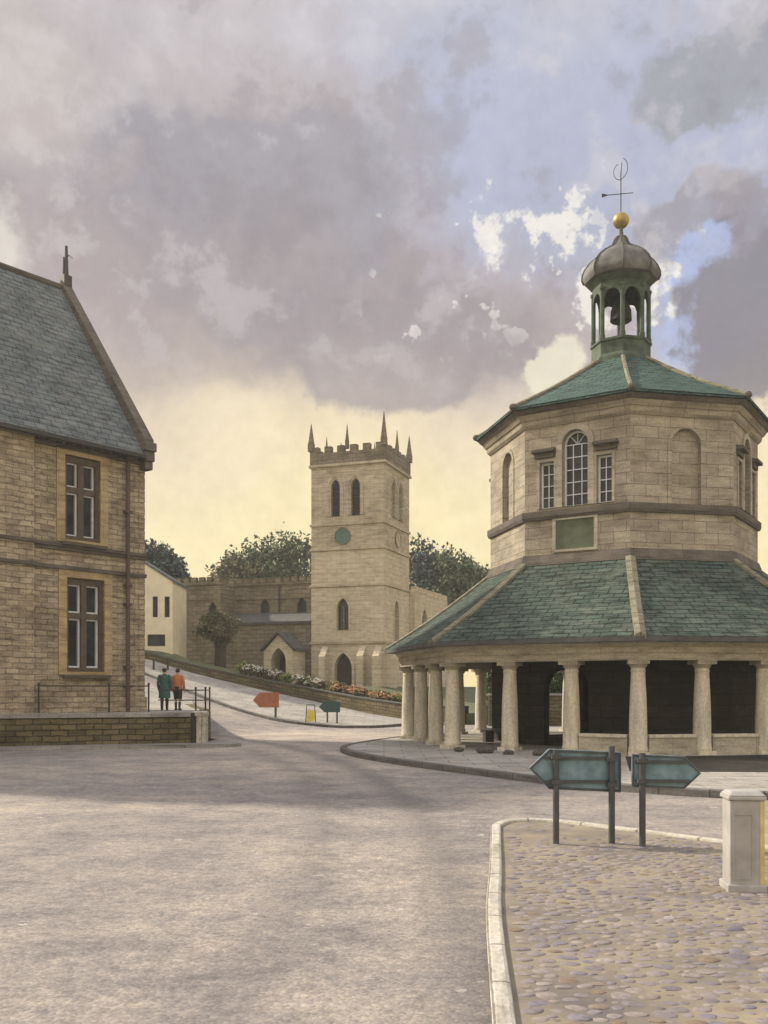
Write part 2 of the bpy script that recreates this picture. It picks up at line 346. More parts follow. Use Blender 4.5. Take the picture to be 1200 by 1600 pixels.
# ------------------------------------------------------------------ mesh helpers
Z = Vector((0, 0, 1))
def uvproject(bm):
    uvl = bm.loops.layers.uv.get('UVMap') or bm.loops.layers.uv.new('UVMap')
    bm.normal_update()
    for f in bm.faces:
        n = f.normal
        if abs(n.z) > 0.97 or n.length < 0.5:
            for l in f.loops: l[uvl].uv = (l.vert.co.x, l.vert.co.y)
        else:
            t = Z.cross(n).normalized(); b = n.cross(t)
            for l in f.loops: l[uvl].uv = (l.vert.co.dot(t), l.vert.co.dot(b))
def tag(o, label=None, cat=None, group=None, kind=None):
    if label: o['label'] = label
    if cat: o['category'] = cat
    if group: o['group'] = group
    if kind: o['kind'] = kind
    return o
def thing(name, label, cat, loc=(0, 0, 0), rz=0, group=None):
    o = bpy.data.objects.new(name, None); COL.objects.link(o)
    o.empty_display_size = 0.3
    o.location = loc; o.rotation_euler = (0, 0, rz)
    return tag(o, label, cat, group)
def copy_tree(o, parent=None):
    c = o.copy(); COL.objects.link(c)
    if parent is not None: c.parent = parent
    for ch in list(o.children): copy_tree(ch, c)
    return c
class MB:
    def __init__(s): s.bm = bmesh.new(); s.mi = 0
    def face(s, pts):
        vs = [s.bm.verts.new(p) for p in pts]
        f = s.bm.faces.new(vs); f.material_index = s.mi
        return f
    def poly_prism(s, bottom, top):
        n = len(bottom)
        b = [s.bm.verts.new(p) for p in bottom]; t = [s.bm.verts.new(p) for p in top]
        fs = [s.bm.faces.new(b[::-1]), s.bm.faces.new(t)]
        for i in range(n):
            fs.append(s.bm.faces.new((b[i], b[(i + 1) % n], t[(i + 1) % n], t[i])))
        for f in fs: f.material_index = s.mi
        return s
    def box(s, x0, x1, y0, y1, z0, z1):
        P = [(x0, y0), (x1, y0), (x1, y1), (x0, y1)]
        return s.poly_prism([(x, y, z0) for x, y in P], [(x, y, z1) for x, y in P])
    def fbox(s, F, u0, u1, v0, v1, d0, d1):
        P = [(u0, v0), (u1, v0), (u1, v1), (u0, v1)]
        return s.poly_prism([F(u, v, d0) for u, v in P], [F(u, v, d1) for u, v in P])
    def fprism(s, F, prof, d0, d1):
        return s.poly_prism([F(u, v, d0) for u, v in prof], [F(u, v, d1) for u, v in prof])
    def fring(s, F, outer, inner, d0, d1):
        n = len(outer)
        A = [[s.bm.verts.new(F(u, v, d)) for u, v in pr] for pr in (outer, inner) for d in (d0, d1)]
        o0, o1, i0, i1 = A
        for k in range(n):
            j = (k + 1) % n
            for q in ((o0[k], o0[j], o1[j], o1[k]), (i0[j], i0[k], i1[k], i1[j]), (o1[k], o1[j], i1[j], i1[k]), (o0[j], o0[k], i0[k], i0[j])):
                f = s.bm.faces.new(q); f.material_index = s.mi
        return s
    def lathe(s, prof, n=16, c=(0, 0), rot=0.0, cap=True):
        rings = []
        for r, z in prof:
            rings.append([s.bm.verts.new((c[0] + r * sin(rot + 2 * pi * i / n), c[1] - r * cos(rot + 2 * pi * i / n), z)) for i in range(n)])
        for a, b in zip(rings, rings[1:]):
            for i in range(n):
                f = s.bm.faces.new((a[i], a[(i + 1) % n], b[(i + 1) % n], b[i])); f.material_index = s.mi
        if cap:
            for r in (rings[0][::-1], rings[-1]):
                f = s.bm.faces.new(r); f.material_index = s.mi
        return s
    def tube(s, pts, rad, n=8):
        pts = [Vector(p) for p in pts]
        if not isinstance(rad, (list, tuple)): rad = [rad] * len(pts)
        rings = []
        for i, p in enumerate(pts):
            d = (pts[min(i + 1, len(pts) - 1)] - pts[max(i - 1, 0)]).normalized()
            a = d.orthogonal().normalized() if i == 0 else (pa - d * pa.dot(d)).normalized()
            pa = a; b = d.cross(a)
            rings.append([s.bm.verts.new(p + (a * cos(2 * pi * k / n) + b * sin(2 * pi * k / n)) * rad[i]) for k in range(n)])
        for a, b in zip(rings, rings[1:]):
            for i in range(n):
                f = s.bm.faces.new((a[i], a[(i + 1) % n], b[(i + 1) % n], b[i])); f.material_index = s.mi
        for r in (rings[0][::-1], rings[-1]):
            f = s.bm.faces.new(r); f.material_index = s.mi
        return s
    def ball(s, c, r, n=10, sc=(1, 1, 1)):
        m = Matrix.Translation(c) @ Matrix.Diagonal((r * sc[0], r * sc[1], r * sc[2], 1))
        k = len(s.bm.faces)
        bmesh.ops.create_uvsphere(s.bm, u_segments=n, v_segments=max(4, n * 2 // 3), radius=1, matrix=m)
        s.bm.faces.ensure_lookup_table()
        for f in s.bm.faces[k:]: f.material_index = s.mi
        return s
    def cut(s, cutters):
        """real openings: subtract the cutter meshes from this solid"""
        bmesh.ops.recalc_face_normals(s.bm, faces=s.bm.faces[:])
        me = bpy.data.meshes.new('tmp'); s.bm.to_mesh(me)
        o = bpy.data.objects.new('tmp', me); COL.objects.link(o)
        cs = []
        for c in cutters:
            bmesh.ops.recalc_face_normals(c.bm, faces=c.bm.faces[:])
            cm = bpy.data.meshes.new('tmpc'); c.bm.to_mesh(cm)
            co = bpy.data.objects.new('tmpc', cm); COL.objects.link(co); cs.append(co)
            md = o.modifiers.new('b', 'BOOLEAN'); md.operation = 'DIFFERENCE'; md.object = co; md.solver = 'EXACT'
        dg = bpy.context.evaluated_depsgraph_get()
        ev = o.evaluated_get(dg)
        nm = bpy.data.meshes.new_from_object(ev)
        s.bm = bmesh.new(); s.bm.from_mesh(nm)
        for x in cs + [o]:
            d = x.data; bpy.data.objects.remove(x); bpy.data.meshes.remove(d)
        bpy.data.meshes.remove(nm)
        return s
    def build(s, name, mats, parent=None, smooth=False, bevel=0, label=None, recalc=True, sharp=35, keepuv=False):
        if recalc: bmesh.ops.recalc_face_normals(s.bm, faces=s.bm.faces[:])
        if not keepuv: uvproject(s.bm)
        me = bpy.data.meshes.new(name); s.bm.to_mesh(me); s.bm.free()
        if not isinstance(mats, (list, tuple)): mats = [mats]
        for m in mats: me.materials.append(MT[m])
        if smooth:
            me.shade_smooth()
            me.set_sharp_from_angle(angle=R(sharp))
        o = bpy.data.objects.new(name, me); COL.objects.link(o)
        if parent is not None: o.parent = parent
        if bevel:
            md = o.modifiers.new('bevel', 'BEVEL'); md.width = bevel; md.segments = 2; md.limit_method = 'ANGLE'; md.angle_limit = R(40)
        if label: o['label'] = label
        return o
def frame(o, t, n):
    o = Vector(o); t = Vector(t); n = Vector(n)
    return lambda u, v, d: o + t * u + Z * v + n * d
def arch(w, h, kind, grow=0.0, n=8, base=0.0):
    """outline of an opening: sill centre at (0,0), w wide, h high to the crown"""
    a = w / 2 + grow
    pts = [(-a, -base), (a, -base)]
    if kind == 'rect':
        return pts + [(a, h + grow), (-a, h + grow)]
    if kind == 'round':
        sp = h - w / 2
        return pts + [(a * cos(pi * i / (2 * n)), sp + a * sin(pi * i / (2 * n))) for i in range(2 * n + 1)]
    # pointed: two arcs
    rr = w * 0.95 + grow
    sp = h - sqrt((w * .95) ** 2 - (w * .95 - w / 2) ** 2)
    cx = a - rr
    amax = math.acos(max(-1, min(1, -cx / rr)))
    right = [(cx + rr * cos(amax * i / n), sp + rr * sin(amax * i / n)) for i in range(n + 1)]
    return pts + right + [(-x, y) for x, y in right[-2::-1]]
def shift(pr, du, dv=0): return [(u + du, v + dv) for u, v in pr]

# ------------------------------------------------------------------ the lie of the land
def gz(x, y):
    s = -0.806 * (x - 1) + 0.59 * (y - 52)
    if x < -20: s = -0.806 * (-21) + 0.59 * (y - 52)
    if s <= 0: return 0.0
    if s < 20: return 0.007 * s * s + 0.05 * s if s > 1 else 0.057 * s * s
    return min(3.8 + 0.12 * (s - 20), 6.0)
def land(x, y):
    z = gz(x, y)
    if y > 66 and x > -19 + 0: z = min(z, 1.6 + max(0, 67.5 - y) * 2)
    return z
def graded(vals):
    return sorted(set(vals))
def sheet(name, xs, ys, dz, mat, kind='structure'):
    bm = bmesh.new()
    g = [[bm.verts.new((x, y, land(x, y) + dz)) for y in ys] for x in xs]
    for i in range(len(xs) - 1):
        for j in range(len(ys) - 1):
            bm.faces.new((g[i][j], g[i + 1][j], g[i + 1][j + 1], g[i][j + 1]))
    m = MB(); m.bm.free(); m.bm = bm
    o = m.build(name, mat, smooth=True)
    return tag(o, kind=kind)
def lin(a, b, st):
    n = int(round((b - a) / st)); return [a + (b - a) * i / n for i in range(n + 1)]
far = [200, 320, 520, 900, 1600, 3000]
sheet('ground', graded([-v for v in far] + lin(-140, 140, 5) + far), graded([-v for v in far] + lin(-140, 140, 5) + far), -0.35, 'grass')
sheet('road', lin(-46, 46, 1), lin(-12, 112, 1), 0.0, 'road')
def catmull(pts, n=6):
    P = [Vector(p) for p in pts]; out = []
    for i in range(len(P) - 1):
        p0, p1, p2, p3 = P[max(i - 1, 0)], P[i], P[i + 1], P[min(i + 2, len(P) - 1)]
        for k in range(n):
            t = k / n
            out.append(0.5 * ((2 * p1) + (p2 - p0) * t + (2 * p0 - 5 * p1 + 4 * p2 - p3) * t * t + (3 * p1 - p0 - 3 * p2 + p3) * t ** 3))
    out.append(P[-1]); return out
def drape(name, poly, dz, mat, height=None, depth=0.3, kind='structure', step=1.0):
    """a slab whose top follows the land"""
    bm = bmesh.new()
    vs = [bm.verts.new((p[0], p[1], 0)) for p in poly]
    f = bm.faces.new(vs)
    bmesh.ops.triangulate(bm, faces=[f], ngon_method='EAR_CLIP')
    x0 = min(p[0] for p in poly); x1 = max(p[0] for p in poly); y0 = min(p[1] for p in poly); y1 = max(p[1] for p in poly)
    for lo, hi, ax in ((x0, x1, 0), (y0, y1, 1)):
        q = math.floor(lo) + step
        while q < hi:
            co = [0, 0, 0]; co[ax] = q; no = [0, 0, 0]; no[ax] = 1
            bmesh.ops.bisect_plane(bm, geom=bm.verts[:] + bm.edges[:] + bm.faces[:], plane_co=co, plane_no=no)
            q += step
    hfun = height or gz
    for v in bm.verts: v.co.z = hfun(v.co.x, v.co.y) + dz
    bmesh.ops.recalc_face_normals(bm, faces=bm.faces[:])
    for f in bm.faces:
        if f.normal.z < 0: f.normal_flip()
    ext = bmesh.ops.extrude_face_region(bm, geom=[e for e in bm.edges if e.is_boundary])
    for v in [g for g in ext['geom'] if isinstance(g, bmesh.types.BMVert)]: v.co.z -= depth
    m = MB(); m.bm.free(); m.bm = bm
    return tag(m.build(name, mat, recalc=False), kind=kind)
def strip(name, line, w, h, mat, height=None, below=0.3, side=0, kind=None, parent=None, bevel=0.02, base=0.0):
    """a wall or kerb of width w along a polyline, top h above the land; side -1/0/+1 picks which side of the line it stands"""
    m = MB(); hf = height or gz
    P = [Vector((p[0], p[1])) for p in line]; L = []; Rr = []
    for i, p in enumerate(P):
        d = (P[min(i + 1, len(P) - 1)] - P[max(i - 1, 0)]).normalized(); n = Vector((-d.y, d.x))
        L.append(p + n * w * (0.5 + side * 0.5)); Rr.append(p - n * w * (0.5 - side * 0.5))
    rows = []; run = 0.0; arc = []
    uvl = m.bm.loops.layers.uv.new('UVMap')
    for a, b, p in zip(L, Rr, P):
        if arc: run += (p - pv).length
        arc.append(run); pv = p
        hh = h(p) if callable(h) else h
        zt = hf(p.x, p.y) + hh; zb = hf(p.x, p.y) - below if base == 0.0 else (zt + base if base < 0 else hf(p.x, p.y) + base)
        rows.append([m.bm.verts.new((a.x, a.y, zb)), m.bm.verts.new((a.x, a.y, zt)), m.bm.verts.new((b.x, b.y, zt)), m.bm.verts.new((b.x, b.y, zb))])
    for i_, (r, q) in enumerate(zip(rows, rows[1:])):
        vv = [r[0].co.z - r[1].co.z, 0.0, w, w + r[2].co.z - r[3].co.z, w * 2 + r[2].co.z - r[3].co.z]
        for k in range(4):
            f = m.bm.faces.new((r[k], r[(k + 1) % 4], q[(k + 1) % 4], q[k]))
            for l, (u_, v_) in zip(f.loops, ((arc[i_], vv[k]), (arc[i_], vv[k + 1]), (arc[i_ + 1], vv[k + 1]), (arc[i_ + 1], vv[k]))): l[uvl].uv = (u_, v_ + 40)
    m.bm.faces.new(rows[0]); m.bm.faces.new(rows[-1][::-1])
    o = m.build(name, mat, parent, bevel=bevel, keepuv=True)
    if kind: o['kind'] = kind
    return o

# pavement round the market hall
hallpave = [tuple(v) for v in catmull([(1.2, 38.0), (-0.2, 34.5), (-1.15, 31.0), (-0.75, 28.2), (0.4, 25.4), (2.1, 22.4), (3.9, 19.6), (6.2, 17.6), (9.5, 16.9), (14, 17.2), (20, 18.4), (26, 21)], 5)]
hallpoly = hallpave + [(28, 46), (16, 47), (6, 46)]
drape('market_pavement', hallpoly, 0.13, 'paving')
strip('market_kerb', hallpave, 0.22, 0.145, 'kerb', side=-1, kind='structure')
# the church side pavement
ck = [tuple(v) for v in catmull([(1.6, 51.6), (-0.1, 48.3), (-1.2, 47.7), (-3.2, 48.1), (-5.2, 49.1), (-6.9, 51.0), (-9.6, 54.2), (-12.9, 57.6), (-16.5, 60.0), (-22, 62)], 5)]
cwall = [tuple(v) for v in catmull([(4.5, 52.3), (1.4, 55.0), (-1.4, 58.0), (-4.5, 60.6), (-9.0, 62.0), (-13.6, 62.9), (-17.5, 64.2)], 6)]
drape('church_pavement', ck + [(-22, 66.5), (-17.5, 64.3)] + cwall[::-1][1:], 0.12, 'paving')
strip('church_kerb', ck, 0.2, 0.135, 'kerb', side=-1, kind='structure')
# churchyard behind its wall
def wall_dist(x, y):
    p = Vector((x, y)); best = 1e9
    for a, b in zip(cwall, cwall[1:]):
        a, b = Vector(a), Vector(b); d = b - a
        f = max(0, min(1, (p - a).dot(d) / d.dot(d))); best = min(best, (p - a - d * f).length)
    return best
def yard(x, y):
    f = max(0, min(1, (wall_dist(x, y) - 1.6) / 2.4)); f = f * f * (3 - 2 * f)
    hi = gz(x, y) + .62
    return hi + (min(hi, 2.1 + .07 * max(0, -x - 5)) - hi) * f
yp = cwall + [(-17.5, 66), (-24, 70), (-24, 108), (30, 108), (14, 60), (8, 53)]
drape('churchyard', yp, 0.0, 'grass', depth=0.9, height=yard)
t = thing('churchyard_wall', 'long low dark rubble wall curving uphill in front of the church', 'wall')
strip('wall', cwall, 0.42, lambda p: 0.95 - 0.030 * max(0, -p.x), 'wallrubble', parent=t)
strip('coping', cwall, 0.5, lambda p: 1.03 - 0.030 * max(0, -p.x), 'stonedark', parent=t, base=-0.1, bevel=0.03)

# ------------------------------------------------------------------ the market hall (octagonal)
MHX, MHY, MHR = 8.39, 34.0, R(-10.4)
FL = 0.145
hall = thing('market_hall', 'octagonal stone market hall with open colonnade, green slate roofs and domed lantern', 'market hall', (MHX, MHY, 0), MHR)
def oc(r, k, z=0.0): return Vector((r * sin(pi / 4 * k), -r * cos(pi / 4 * k), z))
def F8(i, r, z=0.0):
    ph = pi / 8 + pi / 4 * i
    n = Vector((sin(ph), -cos(ph), 0)); tt = Vector((cos(ph), sin(ph), 0))
    return frame(n * r * cos(pi / 8) + Z * z, tt, n)
def octring(m, ro0, ri, z0, z1, ro1=None):
    ro1 = ro1 or ro0
    rr = []
    for r, z in ((ro0, z0), (ro1, z1), (ri, z1), (ri, z0)):
        rr.append([m.bm.verts.new(oc(r, k, z)) for k in range(8)])
    for a in range(4):
        A, B = rr[a], rr[(a + 1) % 4]
        for k in range(8): m.bm.faces.new((A[k], A[(k + 1) % 8], B[(k + 1) % 8], B[k]))
    return m
m = MB(); m.lathe([(8.1, -0.2), (8.1, FL)], 8); m.build('floor', 'paving', hall, bevel=0.03)
# columns: 8 corner ones and two on each side between them
cp = MB(); cp.box(-.28, .28, -.28, .28, FL, FL + .10); cp.lathe([(.265, FL + .10), (.28, FL + .15), (.265, FL + .2), (.25, FL + .24), (.246, FL + .9), (.226, FL + 1.6), (.192, 2.44), (.206, 2.46), (.206, 2.49), (.192, 2.51), (.192, 2.55)], 18)
col0 = cp.build('column', 'column', hall, smooth=True)
cq = MB(); cq.lathe([(.192, 2.55), (.22, 2.58), (.26, 2.65), (.26, 2.665)], 18); cq.box(-.29, .29, -.29, .29, 2.665, 2.775)
cap0 = cq.build('capital', 'trim', col0, smooth=True)
spots = []
for k in range(8):
    a, b = oc(7.62, k), oc(7.62, k + 1)
    for j in range(3):
        p = a.lerp(b, j / 3); spots.append((p, pi / 4 * k + (pi / 8 if j else 0)))
for i, (p, rz) in enumerate(spots):
    c = col0 if i == 0 else copy_tree(col0, hall)
    c.location = (p.x, p.y, 0); c.rotation_euler = (0, 0, rz)
# low walls between columns on the near right and far sides
for side, bays in ((-1, (2,)), (0, (0, 1, 2)), (1, (0, 1, 2)), (2, (0, 1, 2)), (3, (1,))):
    a, b = oc(7.62, side), oc(7.62, side + 1); F = F8(side, 7.62)
    wdt = (b - a).length
    for j in bays:
        u0, u1 = -wdt / 2 + wdt * j / 3 + .27, -wdt / 2 + wdt * (j + 1) / 3 - .27
        w_ = MB(); w_.fbox(F, u0, u1, FL, .62, -.13, .13)
        wo_ = w_.build('low_wall', 'trim', hall)
        w2 = MB(); w2.fbox(F, u0, u1, .62, .71, -.17, .17); w2.build('coping', 'column', wo_, bevel=0.015)
m = MB(); octring(m, 7.92, 7.28, 2.775, 2.98); octring(m, 7.98, 7.3, 2.98, 3.14); octring(m, 8.02, 7.3, 3.14, 3.30, 8.2)
m.build('entablature', 'trim', hall)
# inner walls with arched openings
m = MB(); m.lathe([(4.55, FL), (4.55, 3.5)], 8)
cin = MB(); cin.lathe([(4.1, FL - .2), (4.1, 3.4)], 8)
cuts = [cin]
for i, w_, du in ((-1, 1.5, -.35), (4, 1.5, .5), (2, 1.4, 0), (6 - 8, .9, -.2)):
    q = MB(); q.fprism(F8(i, 4.55), shift(arch(w_, 2.55, 'round'), du, FL + .02), -.8, .4); cuts.append(q)
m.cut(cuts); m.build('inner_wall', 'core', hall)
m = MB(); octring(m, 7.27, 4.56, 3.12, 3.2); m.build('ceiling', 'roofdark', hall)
# lower roof, hips, eaves board
def bowed(m, r0, z0, r1, z1, n=5, sag=0.10, under=None):
    prof = []
    for k in range(n + 1):
        f = k / n; prof.append((r0 + (r1 - r0) * f, z0 + (z1 - z0) * f - sag * sin(pi * f)))
    if under: prof = under + prof
    return m.lathe(prof, 8), prof
m = MB(); _, prof = bowed(m, 8.42, 3.42, 4.60, 6.06, under=[(8.42, 3.33)])
roof1 = m.build('lower_roof', 'slate', hall)
for k in range(8):
    hm = MB()
    tdir = Vector((cos(pi / 4 * k), sin(pi / 4 * k), 0))
    top, bot = [], []
    for r, z in prof[1:]:
        c = oc(r + .03, k, z)
        top.append((c - tdir * .15 + Z * .02, c + Z * .085, c + tdir * .15 + Z * .02)); 
    rows = []
    for a_, b_, c_ in top:
        rows.append([hm.bm.verts.new(a_), hm.bm.verts.new(b_), hm.bm.verts.new(c_), hm.bm.verts.new(c_ - Z * .12), hm.bm.verts.new(a_ - Z * .12)])
    for A, B in zip(rows, rows[1:]):
        for q in range(5): hm.bm.faces.new((A[q], A[(q + 1) % 5], B[(q + 1) % 5], B[q]))
    hm.bm.faces.new(rows[0][::-1]); hm.bm.faces.new(rows[-1])
    hm.build('hip_capping', 'hip', roof1)
m = MB(); octring(m, 8.50, 8.25, 3.27, 3.40); m.build('eaves_board', 'roofdark', hall)
# upper storey
US0, US1, UR = 5.8, 10.95, 4.6
m = MB(); m.lathe([(UR, US0), (UR, US1)], 8)
cuts = []
nich = []
for i in range(-4, 4):
    if i % 2 == 0:
        q = MB(); q.fprism(F8(i, UR), shift(arch(1.0, 2.35, 'round'), .12, 7.72), -.16, .4); cuts.append(q)
    else:
        F = F8(i, UR)
        q = MB(); q.fprism(F, shift(arch(.86, 2.42, 'round'), -.02, 7.78), -.3, .4); cuts.append(q)
        for du in (-.98, .94):
            q = MB(); q.fbox(F, du - .25, du + .25, 7.78, 9.28, -.26, .4); cuts.append(q)
m.cut(cuts); m.build('upper_wall', 'ashlar', hall)
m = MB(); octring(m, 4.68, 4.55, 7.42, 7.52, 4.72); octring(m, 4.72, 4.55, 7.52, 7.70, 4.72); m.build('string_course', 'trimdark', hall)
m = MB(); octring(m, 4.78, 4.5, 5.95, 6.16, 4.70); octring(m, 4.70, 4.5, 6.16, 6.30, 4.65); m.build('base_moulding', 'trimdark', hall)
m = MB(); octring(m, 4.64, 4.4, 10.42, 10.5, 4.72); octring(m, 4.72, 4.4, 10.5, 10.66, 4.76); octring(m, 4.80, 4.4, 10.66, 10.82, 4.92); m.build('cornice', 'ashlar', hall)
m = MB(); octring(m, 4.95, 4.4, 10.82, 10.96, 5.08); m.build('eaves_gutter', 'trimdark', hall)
for i in (-3, -1, 1, 3):
    F = F8(i, UR)
    for du, w_, h_, kd, dep, rows, sec in ((-.02, .86, 2.42, 'round', -.24, 5, 2), (-.98, .5, 1.5, 'rect', -.2, 4, 1), (.94, .5, 1.5, 'rect', -.2, 4, 1)):
        g = MB(); pr = shift(arch(w_, h_, kd), du, 7.78)
        g.fprism(F, shift(arch(w_ - .02, h_ - .01, kd), du, 7.785), dep - .04, dep)
        wi = g.build('window', 'glass', hall)
        b_ = MB()
        b_.fring(F, shift(arch(w_, h_, kd), du, 7.78), shift(arch(w_ - .12, h_ - .06, kd, base=-.06), du, 7.78), dep + .002, dep + .05)
        sp = h_ - (w_ / 2 if kd == 'round' else 0)
        bars = [du - w_ / 6, du + w_ / 6] if sec == 2 else [du]
        for x in bars: b_.fbox(F, x - .014, x + .014, 7.84, 7.78 + sp - .02, dep + .004, dep + .04)
        for r_ in range(1, rows + 1):
            v = 7.78 + sp * r_ / rows
            if kd == 'rect' and r_ == rows: continue
            b_.fbox(F, du - w_ / 2 + .06, du + w_ / 2 - .06, v - .014, v + .014, dep + .006, dep + .042)
        if kd == 'round':
            for an in (50, 90, 130):
                c_, s_ = cos(R(an)), sin(R(an))
                q0 = F(du + c_ * .04, 7.78 + sp + s_ * .04, dep + .02); q1 = F(du + c_ * (w_ / 2 - .07), 7.78 + sp + s_ * (w_ / 2 - .07), dep + .02)
                b_.tube([q0, q1], .014, 5)
        b_.build('glazing_bars', 'paintwhite', wi)
    s_ = MB()
    s_.fring(F, shift(arch(.86, 2.42, 'round', grow=.2), -.02, 7.78), shift(arch(.86, 2.42, 'round', grow=.0), -.02, 7.78), -.02, .055)
    for du in (-.98, .94):
        s_.fring(F, shift(arch(.5, 1.5, 'rect', grow=.09), du, 7.78), shift(arch(.5, 1.5, 'rect'), du, 7.78), -.02, .045)
    s_.build('window_surround', 'trim', hall)
    for u0, u1 in ((-1.45, -.66), (.62, 1.41)):
        e_ = MB()
        e_.fbox(F, u0 + .06, u1 - .06, 9.42, 9.58, -.02, .10)
        e_.poly_prism([F(u0, 9.58, -.02), F(u1, 9.58, -.02), F(u1, 9.58, .24), F(u0, 9.58, .24)], [F(u0 + .05, 9.74, -.02), F(u1 - .05, 9.74, -.02), F(u1 - .03, 9.68, .24), F(u0 + .03, 9.68, .24)])
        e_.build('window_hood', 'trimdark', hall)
# blind niche trims, slightly darker infill comes from the recess itself
for i in (-4, -2, 0, 2):
    F = F8(i, UR)
    s_ = MB(); s_.fring(F, shift(arch(1.0, 2.35, 'round', grow=.13), .12, 7.72), shift(arch(1.0, 2.35, 'round'), .12, 7.72), -.02, .028); s_.build('niche_surround', 'ashlar', hall)
# green tablet under the Venetian window
for i in (-1, 3):
    F = F8(i, UR); m = MB(); m.fbox(F, -.66, .62, 6.42, 7.36, -.02, .03); pl = m.build('tablet', 'greenpanel', hall)
    m = MB(); m.fring(F, [(-.78, 6.34), (.74, 6.34), (.74, 7.42), (-.78, 7.42)], [(-.66, 6.42), (.62, 6.42), (.62, 7.36), (-.66, 7.36)], -.02, .07); m.build('frame', 'trim', pl)
# upper roof
m = MB(); _, prof = bowed(m, 5.14, 11.06, 1.12, 13.36, sag=0.10, under=[(5.14, 10.98)])
roof2 = m.build('upper_roof', 'slateteal', hall)
for k in range(8):
    hm = MB(); pts = [oc(r + .02, k, z + .02) for r, z in prof[1:]]
    hm.tube(pts, .075, 6); hm.build('hip_capping', 'hip', roof2)
for k in range(8):
    hm = MB(); c = oc(5.12, k, 11.1); hm.ball(c, .13, 8, (1, 1, .9)); hm.build('hip_end', 'trimdark', roof2)
# lantern
m = MB(); m.lathe([(1.12, 13.2), (1.10, 13.5), (1.02, 13.62), (1.02, 14.02), (1.07, 14.06), (1.07, 14.14)], 8)
m.build('lantern_base', 'copper', hall)
for k in range(8):
    c = oc(.95, k); m = MB()
    m.lathe([(.10, 14.14), (.10, 14.3), (.078, 14.32), (.078, 15.85), (.11, 15.9), (.11, 15.98)], 8, (c.x, c.y)); m.build('lantern_post', 'copper', hall)
for k in range(8):
    F = F8(k, .97); m = MB(); w_ = 2 * .97 * sin(pi / 8)
    ap = arch(w_ - .22, 1.72, 'round', n=6)
    hw = w_ / 2 - .005
    top = 2.16; sp = 1.72 - (w_ - .22) / 2
    pr = [(-hw, sp), (-(w_ - .22) / 2, sp)] + [p for p in ap[2:][::-1]] + [(hw, sp), (hw, top), (-hw, top)]
    pr = [(-hw, sp)] + [p for p in ap[2:][::-1]] + [(hw, sp), (hw, top), (-hw, top)]
    m.fprism(F, shift(pr, 0, 14.14), -.06, .03); m.build('lantern_arch', 'copper', hall)
m = MB(); m.lathe([(.30, 14.95), (.38, 15.0), (.36, 15.35), (.22, 15.7), (.10, 15.85), (.05, 16.2)], 14); m.build('bell', 'darkopen', hall, smooth=True)
m = MB(); octring(m, 1.02, .8, 16.14, 16.24, 1.1); octring(m, 1.10, .8, 16.24, 16.34, 1.18); m.build('lantern_cornice', 'copper', hall)
dprof = [(1.12, 16.3), (1.28, 16.36), (1.345, 16.5), (1.34, 16.66), (1.25, 16.88), (1.08, 17.1), (.84, 17.3), (.60, 17.45), (.42, 17.56), (.30, 17.68), (.24, 17.8), (.2, 17.92)]
m = MB(); m.lathe(dprof, 8); dome = m.build('dome', 'lead', hall, smooth=True, sharp=40)
for k in range(8):
    rm = MB(); rm.tube([oc(r + .005, k, z) for r, z in dprof[1:]], .035, 6); rm.build('rib', 'roofdark', dome, smooth=True)
m = MB(); m.lathe([(.2, 17.9), (.22, 17.95), (.1, 18.02), (.07, 18.2), (.09, 18.28)], 12); m.build('spire', 'lead', hall, smooth=True)
m = MB(); m.ball((0, 0, 18.55), .285, 20); m.build('ball_finial', 'gold', hall, smooth=True)
vr = thing  # noqa
m = MB(); m.tube([(0, 0, 18.8), (0, 0, 20.3)], .018, 6)
m.tube([(-.62, 0, 19.5), (.42, 0, 19.5)], .014, 6)
m.poly_prism([(-.66, -.015, 19.43), (-.66, .015, 19.43), (-.46, .015, 19.49), (-.46, -.015, 19.49)], [(-.66, -.015, 19.57), (-.66, .015, 19.57), (-.46, .015, 19.51), (-.46, -.015, 19.51)])
curl = [(-.05 + .2 * cos(a), 0, 20.28 + .28 * sin(a)) for a in [R(v) for v in range(100, 321, 20)]]
m.tube(curl, .012, 5)
curl = [(.05 + .2 * cos(a) * .9, 0, 20.42 + .34 * sin(a)) for a in [R(v) for v in range(-80, 81, 16)]]
m.tube(curl, .012, 5)
m.tube([(0, 0, 20.2), (.03, 0, 20.62)], .017, 5)
m.build('weathervane', 'iron', hall)
# dark setts laid on the near right side of the hall
def ring_poly(r0, r1, a0, a1, n=20):
    P = []
    for r, rng in ((r1, range(n + 1)), (r0, range(n, -1, -1))):
        for i in rng:
            a = R(a0 + (a1 - a0) * i / n); P.append((MHX + r * sin(a), MHY - r * cos(a)))
    return P
drape('sett_apron', ring_poly(7.4, 12.7, -13, 95), 0.134, 'setts', depth=0.05)

# ------------------------------------------------------------------ the corner building on the left
LBx, LBy, LBz = -9.0, 36.0, 1.12
LBR = math.atan2(.77, .638)
bld = thing('corner_building', 'tall sandstone building with steep slate roof and gable finial behind the terrace', 'building', (LBx, LBy, LBz), LBR)
XL = -16.0
EV, RG, RY = 9.9, 16.95, 5.15
m = MB()
pr = [(0, -1.3), (2 * RY, -1.3), (2 * RY, EV), (RY, RG - .1), (0, EV)]
m.poly_prism([(XL, y, z) for y, z in pr], [(0, y, z) for y, z in pr])
FW = frame((0, 0, 0), (1, 0, 0), (0, -1, 0))
wins = [(-2.62, 6.08, 1.42, 2.95), (-2.50, 1.45, 1.52, 3.3)]
cuts = []
for cx, z0, w_, h_ in wins:
    q = MB(); q.fbox(FW, cx - w_ / 2, cx + w_ / 2, z0, z0 + h_, -.34, .5); cuts.append(q)
m.cut(cuts); m.build('wall', 'rubble', bld)
